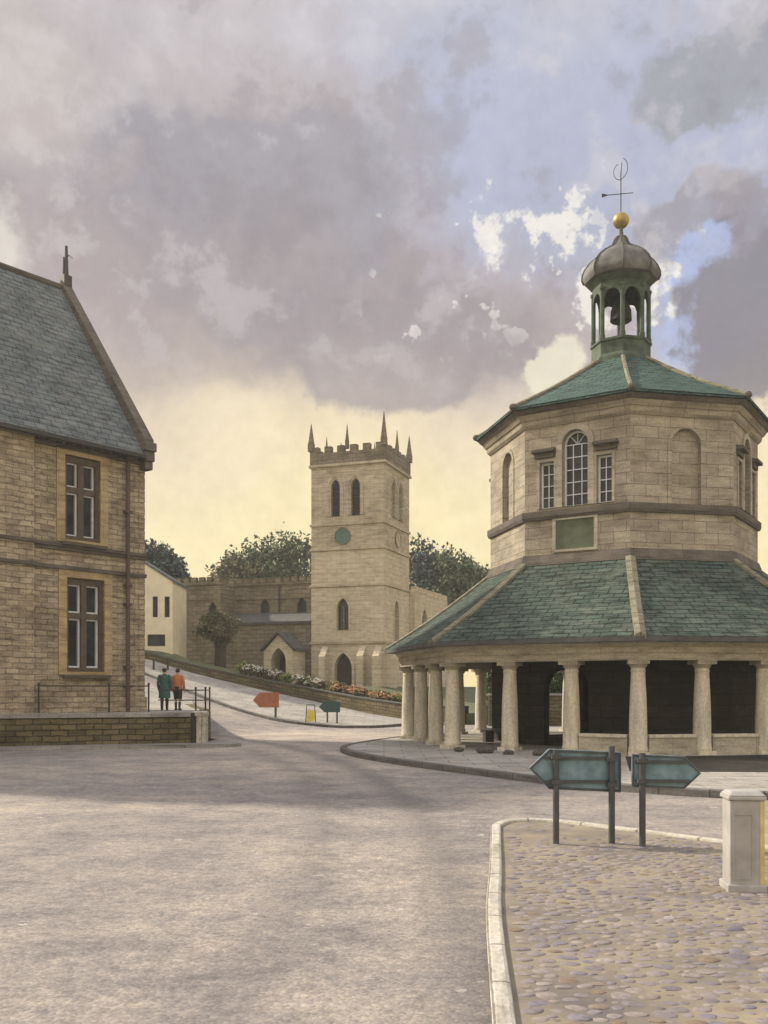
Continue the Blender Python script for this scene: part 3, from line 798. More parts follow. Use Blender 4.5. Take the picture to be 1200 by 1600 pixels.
m = MB(); m.box(XL, -4.62, -.24, 0.0, -1.3, 9.72); wing = m.build('projecting_bay', 'rubble', bld)
# quoins at the free corner and the bay corner
m = MB()
for k in range(22):
    z0 = -1.2 + k * .5
    lw = .42 if k % 2 else .26
    m.fbox(FW, -lw, .03, z0 + .01, z0 + .49, -.3, .028)
m.build('quoins', 'rubble', bld, bevel=0.02)
for cx, z0, w_, h_ in wins:
    wn = MB(); wn.fring(FW, [(cx - w_ / 2 - .32, z0 - .1), (cx + w_ / 2 + .32, z0 - .1), (cx + w_ / 2 + .32, z0 + h_ + .3), (cx - w_ / 2 - .32, z0 + h_ + .3)],
                        [(cx - w_ / 2, z0), (cx + w_ / 2, z0), (cx + w_ / 2, z0 + h_), (cx - w_ / 2, z0 + h_)], -.06, .05)
    wi = wn.build('window', 'bandstone', bld)
    g = MB(); g.fbox(FW, cx - w_ / 2, cx + w_ / 2, z0, z0 + h_, -.335, -.30); g.build('glass', 'glass', wi)
    f = MB()
    f.fring(FW, [(cx - w_ / 2, z0), (cx + w_ / 2, z0), (cx + w_ / 2, z0 + h_), (cx - w_ / 2, z0 + h_)], [(cx - w_ / 2 + .13, z0 + .15), (cx + w_ / 2 - .13, z0 + .15), (cx + w_ / 2 - .13, z0 + h_ - .22), (cx - w_ / 2 + .13, z0 + h_ - .22)], -.298, -.08)
    zt = z0 + h_ * .60
    f.fbox(FW, cx - .11, cx + .11, z0 + .15, z0 + h_ - .22, -.298, -.1); 
    f.fbox(FW, cx - w_ / 2 + .13, cx - .111, zt - .10, zt + .10, -.298, -.105); f.fbox(FW, cx + .111, cx + w_ / 2 - .13, zt - .10, zt + .10, -.298, -.105)
    f.build('frame', 'paintbrown', wi)
    s_ = MB()
    for a, b in ((cx - w_ / 2 + .13, cx - .11), (cx + .11, cx + w_ / 2 - .13)):
        for c, d in ((z0 + .15, zt - .10), (zt + .10, z0 + h_ - .22)):
            s_.fring(FW, [(a + .003, c + .003), (b - .003, c + .003), (b - .003, d - .003), (a + .003, d - .003)], [(a + .055, c + .06), (b - .055, c + .06), (b - .055, d - .055), (a + .055, d - .055)], -.296, -.2)
    s_.build('sash', 'paintwhite', wi)
    sl = MB(); sl.fbox(FW, cx - w_ / 2 - .18, cx + w_ / 2 + .18, z0 - .22, z0 - .102, -.05, .2); sl.build('sill', 'trimdark', wi, bevel=0.015)
m = MB(); m.fbox(FW, -4.615, .06, 5.78, 5.9, -.02, .12); m.fbox(FW, -4.615, .05, 5.66, 5.78, -.02, .07); m.build('string_course', 'trimdark', bld, bevel=0.015)
m = MB(); m.fbox(FW, -4.615, .06, 5.0, 5.14, -.02, .10); m.build('string_course', 'trimdark', bld, bevel=0.015)
m = MB(); m.fbox(FW, XL, -4.60, 5.78, 5.9, .22, .34); m.fbox(FW, XL, -4.60, 5.0, 5.14, .22, .32); m.build('string_course', 'trimdark', wing, bevel=0.015)
m = MB(); m.fbox(FW, -4.615, .09, .0, .55, -.02, .09); m.build('plinth', 'rubble', bld, bevel=0.02)
m = MB(); m.fbox(FW, -4.6, .08, 9.2, 9.36, -.02, .12)
for k in range(12): m.fbox(FW, -4.4 + k * .38, -4.24 + k * .38, 9.36, 9.55, -.02, .12)
m.fbox(FW, -4.6, .1, 9.55, 9.72, -.02, .2); m.build('eaves_course', 'trimdark', bld)
# main roof
sl = (RG - EV) / RY
m = MB()
ey = -.42; ez = EV + ey * sl
pr = [(ey, ez), (RY, RG), (2 * RY - ey, ez), (2 * RY - ey, ez + .2), (RY, RG + .22), (ey, ez + .2)]
m.poly_prism([(XL, y, z) for y, z in pr], [(-.28, y, z) for y, z in pr]); rf = m.build('roof', 'slateblue', bld)
m = MB(); m.tube([(XL, RY, RG + .24), (-.3, RY, RG + .24)], .13, 8); m.build('ridge', 'trimdark', rf)
m = MB(); m.fbox(FW, XL, -.3, ez + .02, ez + .16, .43, .58); m.build('gutter', 'iron', bld)
m = MB()
pr = [(-.5, EV - .55), (-.02, EV - .02), (RY, RG - .02), (2 * RY + .02, EV - .02), (2 * RY + .5, EV - .55), (2 * RY + .5, EV + .2), (RY, RG + .62), (-.5, EV + .2)]
pr = [(-.45, EV - .5), (RY, RG - .1), (2 * RY + .45, EV - .5), (2 * RY + .45, EV + .22), (RY, RG + .55), (-.45, EV + .22)]
m.poly_prism([(-.30, y, z) for y, z in pr], [(.12, y, z) for y, z in pr]); m.build('gable_coping', 'trimdark', bld, bevel=0.03)
m = MB(); m.box(-.30, .15, -.48, .05, 9.3, 9.66); m.box(-.24, .12, -.40, .02, 9.0, 9.3); m.box(-.33, .18, -.56, .1, 9.66, 10.0); m.build('kneeler', 'trimdark', bld, bevel=0.04)
fm = MB(); fm.box(-.26, .1, RY - .2, RY + .2, RG + .3, RG + .75)
fm.tube([(-.08, RY - .09, RG + .7), (-.1, RY - .1, RG + 1.95)], [.085, .055], 6); fm.tube([(-.06, RY + .14, RG + .7), (-.05, RY + .16, RG + 1.6)], [.06, .03], 6)
fm.tube([(-.05, RY + .16, RG + 1.4), (.0, RY - .12, RG + 1.6), (.05, RY - .3, RG + 1.45)], [.02, .02, .014], 5)
fm.build('finial', 'iron', bld)
pm = MB(); pm.tube([FW(-.82, 0.0, .16), FW(-.82, 9.25, .16)], .075, 10); pm.fbox(FW, -.98, -.66, 9.25, 9.6, .06, .32)
dp = pm.build('drainpipe', 'pipe', bld)
for z_ in (.9, 1.6, 3.9, 4.6, 7.3): 
    b_ = MB(); b_.fbox(FW, -.95, -.69, z_, z_ + .09, .02, .25); b_.build('bracket', 'pipe', dp)

# terrace in front of the building, its retaining wall and railing
TZ = 1.12
terr = [(-40, 29.2), (-12.6, 31.3), (-6.35, 33.4), (-8.2, 43), (-10.6, 53), (-14, 56.5), (-24, 58), (-40, 58)]
drape('terrace', terr, 0.0, 'paving', height=lambda x, y: max(TZ, gz(x, y) + .1), depth=1.6)
line = [(-40, 29.0), (-20, 30.6), (-12.6, 31.2), (-9.5, 32.3), (-6.55, 33.3)]
rw = thing('retaining_wall', 'low mossy rubble retaining wall below the terrace of the corner building', 'wall')
strip('wall', line, 0.45, 1.0, 'wallrubble', parent=rw, side=1)
strip('coping', line, 0.6, 1.16, 'coping', parent=rw, side=0.8, base=1.0, bevel=0.02)
line2 = [(-6.28, 33.2), (-6.5, 36), (-7.2, 39.5), (-8.2, 43), (-9.4, 48), (-10.4, 52)]
strip('side_wall', line2, 0.4, 0, 'wallrubble', height=lambda x, y: TZ + .03, below=1.4, parent=rw, side=1)
m = MB(); m.lathe([(.27, -.1), (.27, 1.02), (.30, 1.04), (.30, 1.16), (.24, 1.2)], 20, (-6.40, 33.44)); m.build('end_stone', 'kerbpale', rw, smooth=True, label='rounded end of the wall, its lit tone put into the pale colour')  # pale stone colour stands in for light falling on the wall end
apr = [(-40, 28.0), (-20, 29.8), (-12.6, 30.3), (-9.5, 31.2), (-6.6, 32.1), (-5.4, 32.4), (-4.9, 33.0), (-5.3, 34.2), (-6.2, 36), (-6.35, 33.9), (-9.5, 32.4), (-12.6, 31.4), (-20, 30.7), (-40, 29.1)]
drape('side_pavement', apr, 0.10, 'coping')
def railing(label, pts, posts, zb, h, rails):
    t_ = thing('railing', label, 'railing')
    r_ = MB()
    for hh in rails: r_.tube([(x, y, zb + hh) for x, y in pts], .022, 6)
    r_.build('rail', 'iron', t_)
    for x, y in posts:
        p_ = MB(); p_.tube([(x, y, zb - .02), (x, y, zb + h)], .035, 6); p_.ball((x, y, zb + h + .02), .05, 6); p_.build('post', 'iron', t_)
railing('thin iron railing in front of the lower window of the corner building', [(-11.6, 32.25), (-9.45, 33.0), (-8.2, 33.45)], [(-11.6, 32.25), (-9.45, 33.0), (-8.2, 33.45)], TZ, 1.0, (.95,))
railing('iron railing beside the two people at the terrace end', [(-8.6, 36.6), (-7.1, 36.2), (-6.8, 36.1), (-6.75, 37.2)], [(-7.1, 36.2), (-6.86, 36.9), (-6.72, 36.12), (-6.9, 38.0)], TZ, .86, (.80, .42))

# ------------------------------------------------------------------ the church
CX, CY, CZ = 0.0, 70.0, 2.0
ch = thing('church', 'pale stone church with square battlemented tower, pinnacles and two clocks', 'church', (CX, CY, CZ), R(-20))
S = 5.8
FA = frame((-S / 2, 0, 0), (1, 0, 0), (0, -1, 0))            # the tower's face towards the street
FB = frame((0, S / 2, 0), (0, 1, 0), (1, 0, 0))              # the right hand face
cuts = []
bel = [(FA, -.95), (FA, .65), (FB, -.8), (FB, .75)]
def opening(F, du, z0, w_, h_, dep=.4, kd='pointed'):
    q = MB(); q.fprism(F, shift(arch(w_, h_, kd), du, z0), -dep, .6); cuts.append(q)
for F, du in bel: opening(F, du, 12.75, .72, 2.75)
m = MB(); m.box(-S, 0, 0, S, 10.3, 16.6); m.cut(cuts); belfry = m.build('belfry_stage', 'churchmid', ch)
cuts = []
m = MB(); m.box(-S, 0, 0, S, -1, 10.3)
opening(FA, -.35, 4.3, .95, 2.35); opening(FB, -.2, 3.6, .95, 3.0)
opening(FA, -.30, 0.05, 1.4, 2.55, .6)
m.cut(cuts); tower = m.build('tower', 'church', ch)
for F, du in bel:
    m = MB(); m.fprism(F, shift(arch(.72, 2.75, 'pointed'), du, 12.75), -.38, -.34)
    for k in range(9): m.fbox(F, du - .34, du + .34, 12.85 + k * .25, 12.89 + k * .25, -.335, -.2)
    m.build('belfry_louvre', 'darkopen', belfry)
    m = MB(); m.fring(F, shift(arch(.72, 2.75, 'pointed', grow=.28), du, 12.75), shift(arch(.72, 2.75, 'pointed', grow=.14), du, 12.75), -.03, .07); m.build('hood_mould', 'churchmid', belfry)
for F, du, z0, w_, h_ in ((FA, -.35, 4.3, .95, 2.35), (FB, -.2, 3.6, .95, 3.0)):
    m = MB(); m.fprism(F, shift(arch(w_, h_, 'pointed'), du, z0), -.38, -.34); m.mi = 1
    m.fbox(F, du - .05, du + .05, z0, z0 + h_ * .75, -.335, -.22); m.build('window', ['glass', 'churchdark'], tower)
    m = MB(); m.fring(F, shift(arch(w_, h_, 'pointed', grow=.16), du, z0), shift(arch(w_, h_, 'pointed'), du, z0), -.03, .05); m.build('window_surround', 'church', tower)
m = MB(); m.fprism(FA, shift(arch(1.4, 2.55, 'pointed'), -.30, .05), -.58, -.5); m.build('door', 'door', tower)
m = MB(); m.fring(FA, shift(arch(1.4, 2.55, 'pointed', grow=.22), -.30, .05), shift(arch(1.4, 2.55, 'pointed'), -.30, .05), -.03, .08); m.build('door_surround', 'church', tower)
for F, du, mt, nm in ((FA, -.35, 'clockgreen', 'green'), (FB, .1, 'clockpale', 'pale')):
    m = MB(); N = 28
    circ = [(du + .58 * cos(2 * pi * k / N), 11.25 + .58 * sin(2 * pi * k / N)) for k in range(N)]
    ci = [(du + .50 * cos(2 * pi * k / N), 11.25 + .50 * sin(2 * pi * k / N)) for k in range(N)]
    m.fprism(F, circ, -.03, .06); m.mi = 1
    m.fring(F, [(du + (u - du) * 1.08, 11.25 + (v - 11.25) * 1.08) for u, v in circ], circ, -.03, .09)
    for an, ln in ((100, .44), (-35, .3)):
        c_, s_ = cos(R(an)), sin(R(an)); px_, py_ = -s_ * .022, c_ * .022
        m.fprism(F, [(du - px_, 11.25 - py_), (du + px_, 11.25 + py_), (du + px_ + c_ * ln, 11.25 + py_ + s_ * ln), (du - px_ + c_ * ln, 11.25 - py_ + s_ * ln)][::-1], .061, .075)
    for k in range(12):
        c_, s_ = cos(pi / 6 * k), sin(pi / 6 * k)
        m.fprism(F, [(du + c_ * .46 + dx, 11.25 + s_ * .46 + dy) for dx, dy in ((-.02, -.02), (.02, -.02), (.02, .02), (-.02, .02))], .061, .07)
    m.build('clock', [mt, 'churchdark'], belfry, label=nm + ' clock face')
for z0, pj in ((16.45, .16), (12.05, .1), (10.2, .1), (7.5, .1), (3.25, .12)):
    m = MB()
    x0, x1, y0, y1 = -S - pj, pj, -pj, S + pj
    o_ = [(x0, y0), (x1, y0), (x1, y1), (x0, y1)]; i_ = [(-S + .1, .1), (-.1, .1), (-.1, S - .1), (-S + .1, S - .1)]
    m.fring(lambda u, v, d: Vector((u, v, d)), o_, i_, z0, z0 + .2); m.build('string_course', 'churchmid', tower if z0 < 9 else belfry, bevel=0.03)
# parapet: battlements cut out of a continuous ring
m = MB(); o_ = [(-S - .08, -.08), (.08, -.08), (.08, S + .08), (-S - .08, S + .08)]; i_ = [(-S + .35, .35), (-.35, .35), (-.35, S - .35), (-S + .35, S - .35)]
m.fring(lambda u, v, d: Vector((u, v, d)), o_, i_, 16.65, 17.98)
cuts = []
for k in range(5):
    a = -S + .62 + k * 1.02
    q = MB(); q.box(a, a + .48, -1, S + 1, 17.5, 18.5); cuts.append(q)
    q = MB(); q.box(-S - 1, 1, a + S, a + S + .48, 17.5, 18.5); cuts.append(q)
m.cut(cuts); m.build('battlement', 'churchdark', belfry)
m = MB(); m.box(-S + .3, -.3, .3, S - .3, 16.5, 17.0); m.build('lead_roof', 'roofdark', belfry)
def pinnacle(x, y, h, w_):
    q = MB(); q.box(x - w_, x + w_, y - w_, y + w_, 17.7, 18.3); b_ = [(x - w_ * .9, y - w_ * .9), (x + w_ * .9, y - w_ * .9), (x + w_ * .9, y + w_ * .9), (x - w_ * .9, y + w_ * .9)]
    q.poly_prism([(a, b, 18.3) for a, b in b_], [(x + (a - x) * .08, y + (b - y) * .08, 18.3 + h) for a, b in b_]); q.build('pinnacle', 'churchdark', belfry)
for x, y in ((0, 0), (-S, 0), (0, S), (-S, S)): pinnacle(x, y, 1.9 if (x, y) == (0, 0) else 1.5, .20)
for x, y in ((-S / 2, 0), (0, S / 2), (-S / 2, S), (-S, S / 2)): pinnacle(x, y, 1.25, .12)
# buttresses on the lower stage
def buttress(F, u, w_, ht, dep, mt='church'):
    q = MB()
    P = [(-.5, .0), (dep, 0), (dep, ht * .72), (.0, ht)]
    q.poly_prism([F(u - w_ / 2, v, d) for d, v in ((-.05, -1), (dep, -1), (dep, ht * .74), (-.05, ht))], [F(u + w_ / 2, v, d) for d, v in ((-.05, -1), (dep, -1), (dep, ht * .74), (-.05, ht))])
    q.build('buttress', mt, tower)
for F, u in ((FA, -1.75), (FA, 1.25), (FA, 2.5), (FB, 2.3), (FB, -2.4)): buttress(F, u, .5, 3.15, .75)
# nave, running back behind the tower, and the street-side range
m = MB(); m.box(-5.2, .45, S + .01, 15, -1, 7.6)
cuts = []; FN = frame((.45, S, 0), (0, 1, 0), (1, 0, 0)); opening(FN, 2.6, 3.2, 1.3, 3.2); m.cut(cuts); nave = m.build('nave', 'church', ch)
m = MB(); m.fprism(FN, shift(arch(1.3, 3.2, 'pointed'), 2.6, 3.2), -.38, -.33); m.build('window', 'glass', nave)
m = MB()
for k in range(8): m.box(.05, .5, S + .2 + k * 1.15, S + .85 + k * 1.15, 7.6, 8.0)
m.build('battlement', 'church', nave)
XN = -17.6
FC = frame((0, 2.4, 0), (1, 0, 0), (0, -1, 0))
m = MB(); m.box(XN, -S - .01, 2.4, 11, -1, 8.15)
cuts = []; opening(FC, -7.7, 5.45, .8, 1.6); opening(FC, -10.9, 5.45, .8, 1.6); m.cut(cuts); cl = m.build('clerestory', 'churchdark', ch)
for du in (-7.7, -10.9):
    m = MB(); m.fprism(FC, shift(arch(.8, 1.6, 'pointed'), du, 5.45), -.38, -.33); m.build('window', 'glass', cl)
m = MB(); m.fbox(FC, XN, -S - .02, 8.15, 8.3, -.35, .12)
for k in range(17): m.fbox(FC, XN + .05 + k * .69, XN + .48 + k * .69, 8.3, 8.72, -.3, .06)
m.fbox(FC, -13.7, -S - .02, 7.0, 7.12, -.1, .08); m.build('battlement', 'churchdark', cl)
# the west end block standing forward
m = MB(); m.box(XN - .05, -13.6, .2, 2.39, -1, 8.1); cuts = []
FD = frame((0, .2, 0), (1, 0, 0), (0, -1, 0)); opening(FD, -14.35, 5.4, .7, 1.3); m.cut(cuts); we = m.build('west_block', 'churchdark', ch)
m = MB(); m.fprism(FD, shift(arch(.7, 1.3, 'pointed'), -14.35, 5.4), -.38, -.33); m.build('window', 'glass', we)
m = MB(); m.fbox(FD, XN - .08, -13.55, 8.1, 8.28, -.35, .12)
for k in range(6): m.fbox(FD, XN + k * .69, XN + .43 + k * .69, 8.28, 8.7, -.3, .06)
m.fbox(FD, XN - .05, -13.55, 6.9, 7.05, -.1, .08); m.fbox(FD, XN - .1, XN + .55, -1, 6.4, -.1, .35); m.build('battlement', 'churchdark', we)
# aisle with lean-to roof
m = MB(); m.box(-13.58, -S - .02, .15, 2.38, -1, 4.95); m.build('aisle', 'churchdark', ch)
m = MB(); m.poly_prism([(-13.58, -.1, 4.9), (-S - .03, -.1, 4.9), (-S - .03, 2.37, 5.75), (-13.58, 2.37, 5.75)], [(-13.58, -.1, 5.05), (-S - .03, -.1, 5.05), (-S - .03, 2.37, 5.92), (-13.58, 2.37, 5.92)]); m.build('aisle_roof', 'roofdark', ch)
for x in (-9.6, -6.15):
    m = MB(); m.tube([FC(x, 5.95, .09), FC(x, 8.1, .09)], .07, 6); m.build('drainpipe', 'iron', ch)
# porch
m = MB(); x0, x1, xc = -8.75, -6.35, -7.55
pr = [(x0, -1), (x1, -1), (x1, 2.75), (xc, 3.95), (x0, 2.75)]
m.poly_prism([(x, -2.0, z) for x, z in pr], [(x, .14, z) for x, z in pr])
cuts = []; FP = frame((xc, -2.0, 0), (1, 0, 0), (0, -1, 0)); opening(FP, 0, .2, 1.2, 2.75, 1.6); m.cut(cuts); po = m.build('porch', 'church', ch)
m = MB(); m.fprism(FP, shift(arch(1.2, 2.75, 'pointed'), 0, .2), -1.58, -1.5); m.build('door', 'door', po)
m = MB()
for s_ in (-1, 1):
    q0 = (xc, 4.0); q1 = (xc + s_ * 1.42, 2.75)
    m.poly_prism([(q0[0], -2.2, q0[1]), (q1[0], -2.2, q1[1]), (q1[0], .13, q1[1]), (q0[0], .13, q0[1])], [(q0[0], -2.2, q0[1] + .18), (q1[0], -2.2, q1[1] + .18), (q1[0], .13, q1[1] + .18), (q0[0], .13, q0[1] + .18)])
m.build('roof', 'roofdark', po)

# ------------------------------------------------------------------ far houses
def house(label, x0, x1, y0, dep, zb, eave, ridge, holes, ridge_x=None, name='cream_house'):
    h_ = thing(name, label, 'house', (x0, y0, zb))
    w_ = x1 - x0; rx = ridge_x if ridge_x is not None else w_ / 2
    m = MB(); pr = [(0, -1), (w_, -1), (w_, eave), (rx, ridge), (0, eave)]
    m.poly_prism([(x, 0, z) for x, z in pr], [(x, dep, z) for x, z in pr])
    F = frame((0, 0, 0), (1, 0, 0), (0, -1, 0)); cs = []
    for a, b, c, d in holes: q = MB(); q.fbox(F, a, b, c, d, -.2, .4); cs.append(q)
    m.cut(cs); m.build('wall', 'render', h_)
    m = MB()
    for (ax, az_), (bx, bz) in (((rx, ridge), (w_ + .08, eave - .08 * (ridge - eave) / (w_ - rx))), ((-.08, eave - .08 * (ridge - eave) / max(rx, .1)), (rx, ridge))):
        m.poly_prism([(ax, -.06, az_ + .01), (bx, -.06, bz + .01), (bx, dep + .1, bz + .01), (ax, dep + .1, az_ + .01)], [(ax, -.06, az_ + .17), (bx, -.06, bz + .17), (bx, dep + .1, bz + .17), (ax, dep + .1, az_ + .17)])
    m.build('roof', 'slateblue', h_)
    for a, b, c, d in holes:
        m = MB(); m.fbox(F, a, b, c, d, -.19, -.15); wi = m.build('window', 'glass', h_)
        m = MB(); m.fring(F, [(a, c), (b, c), (b, d), (a, d)], [(a + .06, c + .06), (b - .06, c + .06), (b - .06, d - .06), (a + .06, d - .06)], -.148, -.08); m.build('frame', 'paintbrown', wi)
    return h_
house('cream rendered house end at the top of the street by the church', -23.4, -14.2, 64.5, 4.5, 3.4, 5.75, 8.65, [(7.85, 8.2, 3.35, 4.75), (8.65, 9.0, 3.35, 4.75), (7.5, 8.7, 1.4, 2.2)], name='rendered_house')
house('cream house glimpsed at far right behind the market hall columns', 19.5, 30.0, 56, 8, 0.1, 4.6, 6.4, [(1.6, 2.6, 2.8, 3.9), (4.6, 5.6, 2.8, 3.9), (4.6, 5.6, .9, 2.1)], name='rendered_house')
# garden wall and hedge seen through the market hall
gw = thing('garden_wall', 'brown stone garden wall below a hedge, seen through the market hall', 'wall')
l_ = [(5.5, 50.5), (12, 51.5), (19, 52.5)]
strip('wall', l_, .4, 1.55, 'wallrubble', parent=gw, height=lambda x, y: .05, below=.5)
strip('coping', l_, .5, 1.66, 'coping', parent=gw, height=lambda x, y: .05, base=1.55)

# ------------------------------------------------------------------ foliage
def leaf(m, p, s, rng, up=0.0):
    n = Vector((rng.gauss(0, 1), rng.gauss(0, 1), rng.gauss(0, 1) + up)).normalized()
    a = n.orthogonal().normalized(); a.rotate(Matrix.Rotation(rng.uniform(0, 6.28), 3, n)); b = n.cross(a)
    l_, w_ = s * rng.uniform(.8, 1.3), s * rng.uniform(.45, .7)
    m.face([p - a * l_ * .5, p + b * w_ * .5, p + a * l_ * .5, p - b * w_ * .5])
def crown(m, c, rx, ry, rz, nclump, per, ls, seed):
    rng = random.Random(seed)
    for k in range(nclump):
        # clump centres spread through the volume, more of them near the surface
        while True:
            v = Vector((rng.uniform(-1, 1), rng.uniform(-1, 1), rng.uniform(-1, 1)))
            if .15 < v.length < 1: break
        v = v.normalized() * (v.length ** .5) * rng.uniform(.75, 1.08)
        cc = Vector((c[0] + v.x * rx, c[1] + v.y * ry, c[2] + v.z * rz))
        cr = rng.uniform(.16, .34) * min(rx, rz)
        for j in range(per):
            d = Vector((rng.gauss(0, 1), rng.gauss(0, 1), rng.gauss(0, .8)))
            if d.length > 1.9: d *= 1.9 / d.length
            p = cc + d * cr * .6
            leaf(m, p, ls * rng.uniform(.7, 1.3), rng, 0.5)
def tree(label, x, y, zb, h, rx, mat, seed, name='broadleaf_tree', tr=.35, clear=.25, group=None, ls=.42, nclump=80, per=42, ry=None, zfrac=None):
    rng = random.Random(seed)
    t_ = thing(name, label, 'tree', (x, y, zb), 0, group)
    m = MB()
    zt = h * .72
    m.tube([(0, 0, -.4), (.05, .03, h * clear), (rng.uniform(-.2, .2), .1, h * .5), (rng.uniform(-.4, .4), 0, zt)], [tr, tr * .8, tr * .5, tr * .15], 9)
    for k in range(7):
        a = rng.uniform(0, 6.28); z0 = h * rng.uniform(clear, .55)
        e = rx * rng.uniform(.5, .85)
        m.tube([(0.03, 0, z0), (cos(a) * e * .5, sin(a) * e * .5, z0 + h * .12), (cos(a) * e, sin(a) * e, z0 + h * rng.uniform(.18, .3))], [tr * .38, tr * .24, tr * .06], 6)
    m.build('trunk', 'bark', t_, smooth=True)
    m = MB(); rz = h * (1 - clear) / 2
    crown(m, (0, 0, h - rz), rx, ry or rx * .8, rz, nclump, per, ls, seed + 1)
    m.build('crown', mat, t_, recalc=False)
    return t_
def tz(py, Y): return EYE + (1075 - py) / 1500 * Y
G = 'trees rising behind the church and houses'
for lab, px, py, Y, rx, mat, sd_ in (
    ('dark green tree touching the left edge of the church tower', 462, 838, 96, 4.6, 'leafdark', 11),
    ('mid green tree over the nave, next left of the one touching the tower', 412, 852, 94, 4.2, 'leafdark', 12),
    ('small pale tree low over the nave roof, left end of the row behind the church', 372, 878, 92, 3.0, 'leafolive', 13),
    ('blue green tree rising just right of the church tower', 668, 836, 95, 3.5, 'leafblue', 14),
    ('dark tree between the tower tree and the market hall roof', 715, 864, 93, 3.2, 'leafdark', 15),
    ('lowest tree to the right, nearest the market hall wall', 748, 888, 97, 2.4, 'leafdark', 16),
    ('dark tree against the corner building above the cream house', 232, 848, 78, 2.4, 'leafblue', 17),
    ('rounded tree showing over the cream house roof slope', 262, 872, 80, 2.2, 'leafblue', 18)):
    x = (px - 600) / 1500 * Y; zb = gz(x, Y); tree(lab, x, Y, zb, tz(py, Y) - zb, rx, mat, sd_, group=G, ls=.40, per=64, nclump=130)
x, y = -11.55, 67.5
tree('small pollarded tree with thick dark trunk in the churchyard before the nave', x, y, yard(x, y) - .1, 5.0, 1.5, 'leafolive', 31, name='churchyard_tree', tr=.48, clear=.52, ls=.17, nclump=60, per=60)
def shrub(name, label, x, y, z, rx, rz, mat, seed, group=None, ls=.13, n=26, per=26, cat='shrub', flower=None, nf=70):
    t_ = thing(name, label, cat, (x, y, z), 0, group)
    rng = random.Random(seed)
    m = MB()
    for k in range(5):
        a = rng.uniform(0, 6.28); m.tube([(0, 0, -.1), (cos(a) * rx * .5, sin(a) * rx * .4, rz * 1.2)], [.025, .01], 5)
    m.build('stem', 'bark', t_)
    m = MB(); crown(m, (0, 0, rz * .95), rx, rx * .7, rz, n, per, ls, seed + 5); m.build('foliage', mat, t_, recalc=False)
    if flower:
        m = MB()
        for k in range(nf):
            a = rng.uniform(0, 6.28); r_ = sqrt(rng.random()); p = Vector((cos(a) * rx * r_, sin(a) * rx * .75 * r_, rz * (1.15 + rng.uniform(-.25, .95) * (1 - r_ * .6))))
            for q in range(4): leaf(m, p + Vector((rng.gauss(0, .03), rng.gauss(0, .03), rng.gauss(0, .02))), .1, rng, 1.0)
        m.build('flowers', flower, t_, recalc=False)
    return t_
# beds along the top of the churchyard wall
def along(line, f):
    tot = sum((Vector(b) - Vector(a)).length for a, b in zip(line, line[1:])); d = f * tot
    for a, b in zip(line, line[1:]):
        a, b = Vector(a), Vector(b); L_ = (b - a).length
        if d <= L_: 
            p = a.lerp(b, d / L_); nn = Vector((-(b - a).y, (b - a).x)).normalized()
            return p, nn
        d -= L_
    return b, nn
gf = 'flowering plants along the churchyard wall'
for k in range(24):
    f = .12 + .56 * k / 23
    p, nn = along(cwall, f)
    if nn.y < 0: nn = -nn
    q = p + nn * (.55 + .2 * (k % 3))
    kind = 'petalorange' if f < .47 else 'petalwhite'
    green = k % 5 == 3
    lab = ('orange flowering plant in the bed behind the churchyard wall below the tower' if kind == 'petalorange' else 'white flowering plant behind the churchyard wall near the porch')
    if green:
        shrub('garden_shrub', 'lime green shrub among the flowers behind the churchyard wall', q.x, q.y, yard(q.x, q.y) + .05, .5, .42, 'leaflime', 200 + k, 'shrubs among the wall flowers')
    else:
        shrub('flowering_plant', lab, q.x, q.y, yard(q.x, q.y) + .08, .62, .40, 'leafolive', 200 + k, gf + (' (orange)' if kind == 'petalorange' else ' (white)'), cat='flower', flower=kind, nf=(75, 62, 95)[k % 3] if kind == 'petalorange' else (66, 72)[k % 2])
for lab, px, Y, rx in (('low dark bush left of the churchyard tree trunk', 318, 66.5, 1.0), ('low dark bush right of the churchyard tree trunk', 382, 66, .9)):
    x = (px - 600) / 1500 * Y; shrub('dark_bush', lab, x, Y, yard(x, Y) - .1, rx, .42, 'leafdark', px, n=34)
# hedge above the garden wall
hg = thing('hedge', 'clipped green hedge behind the brown garden wall, seen through the hall', 'hedge', (12.3, 53.0, 0), R(8))
m = MB()
for k in range(14): m.tube([(-6.6 + k, 0, 0), (-6.6 + k, 0, 2.6)], [.06, .02], 5)
m.build('stem', 'bark', hg)
rng = random.Random(5); m = MB()
for k in range(17000):
    leaf(m, Vector((rng.uniform(-7, 7), rng.uniform(-.6, .6), .3 + 3.1 * rng.random() ** .7)), .26, rng, .4)
m.build('foliage', 'leafhedge', hg, recalc=False)

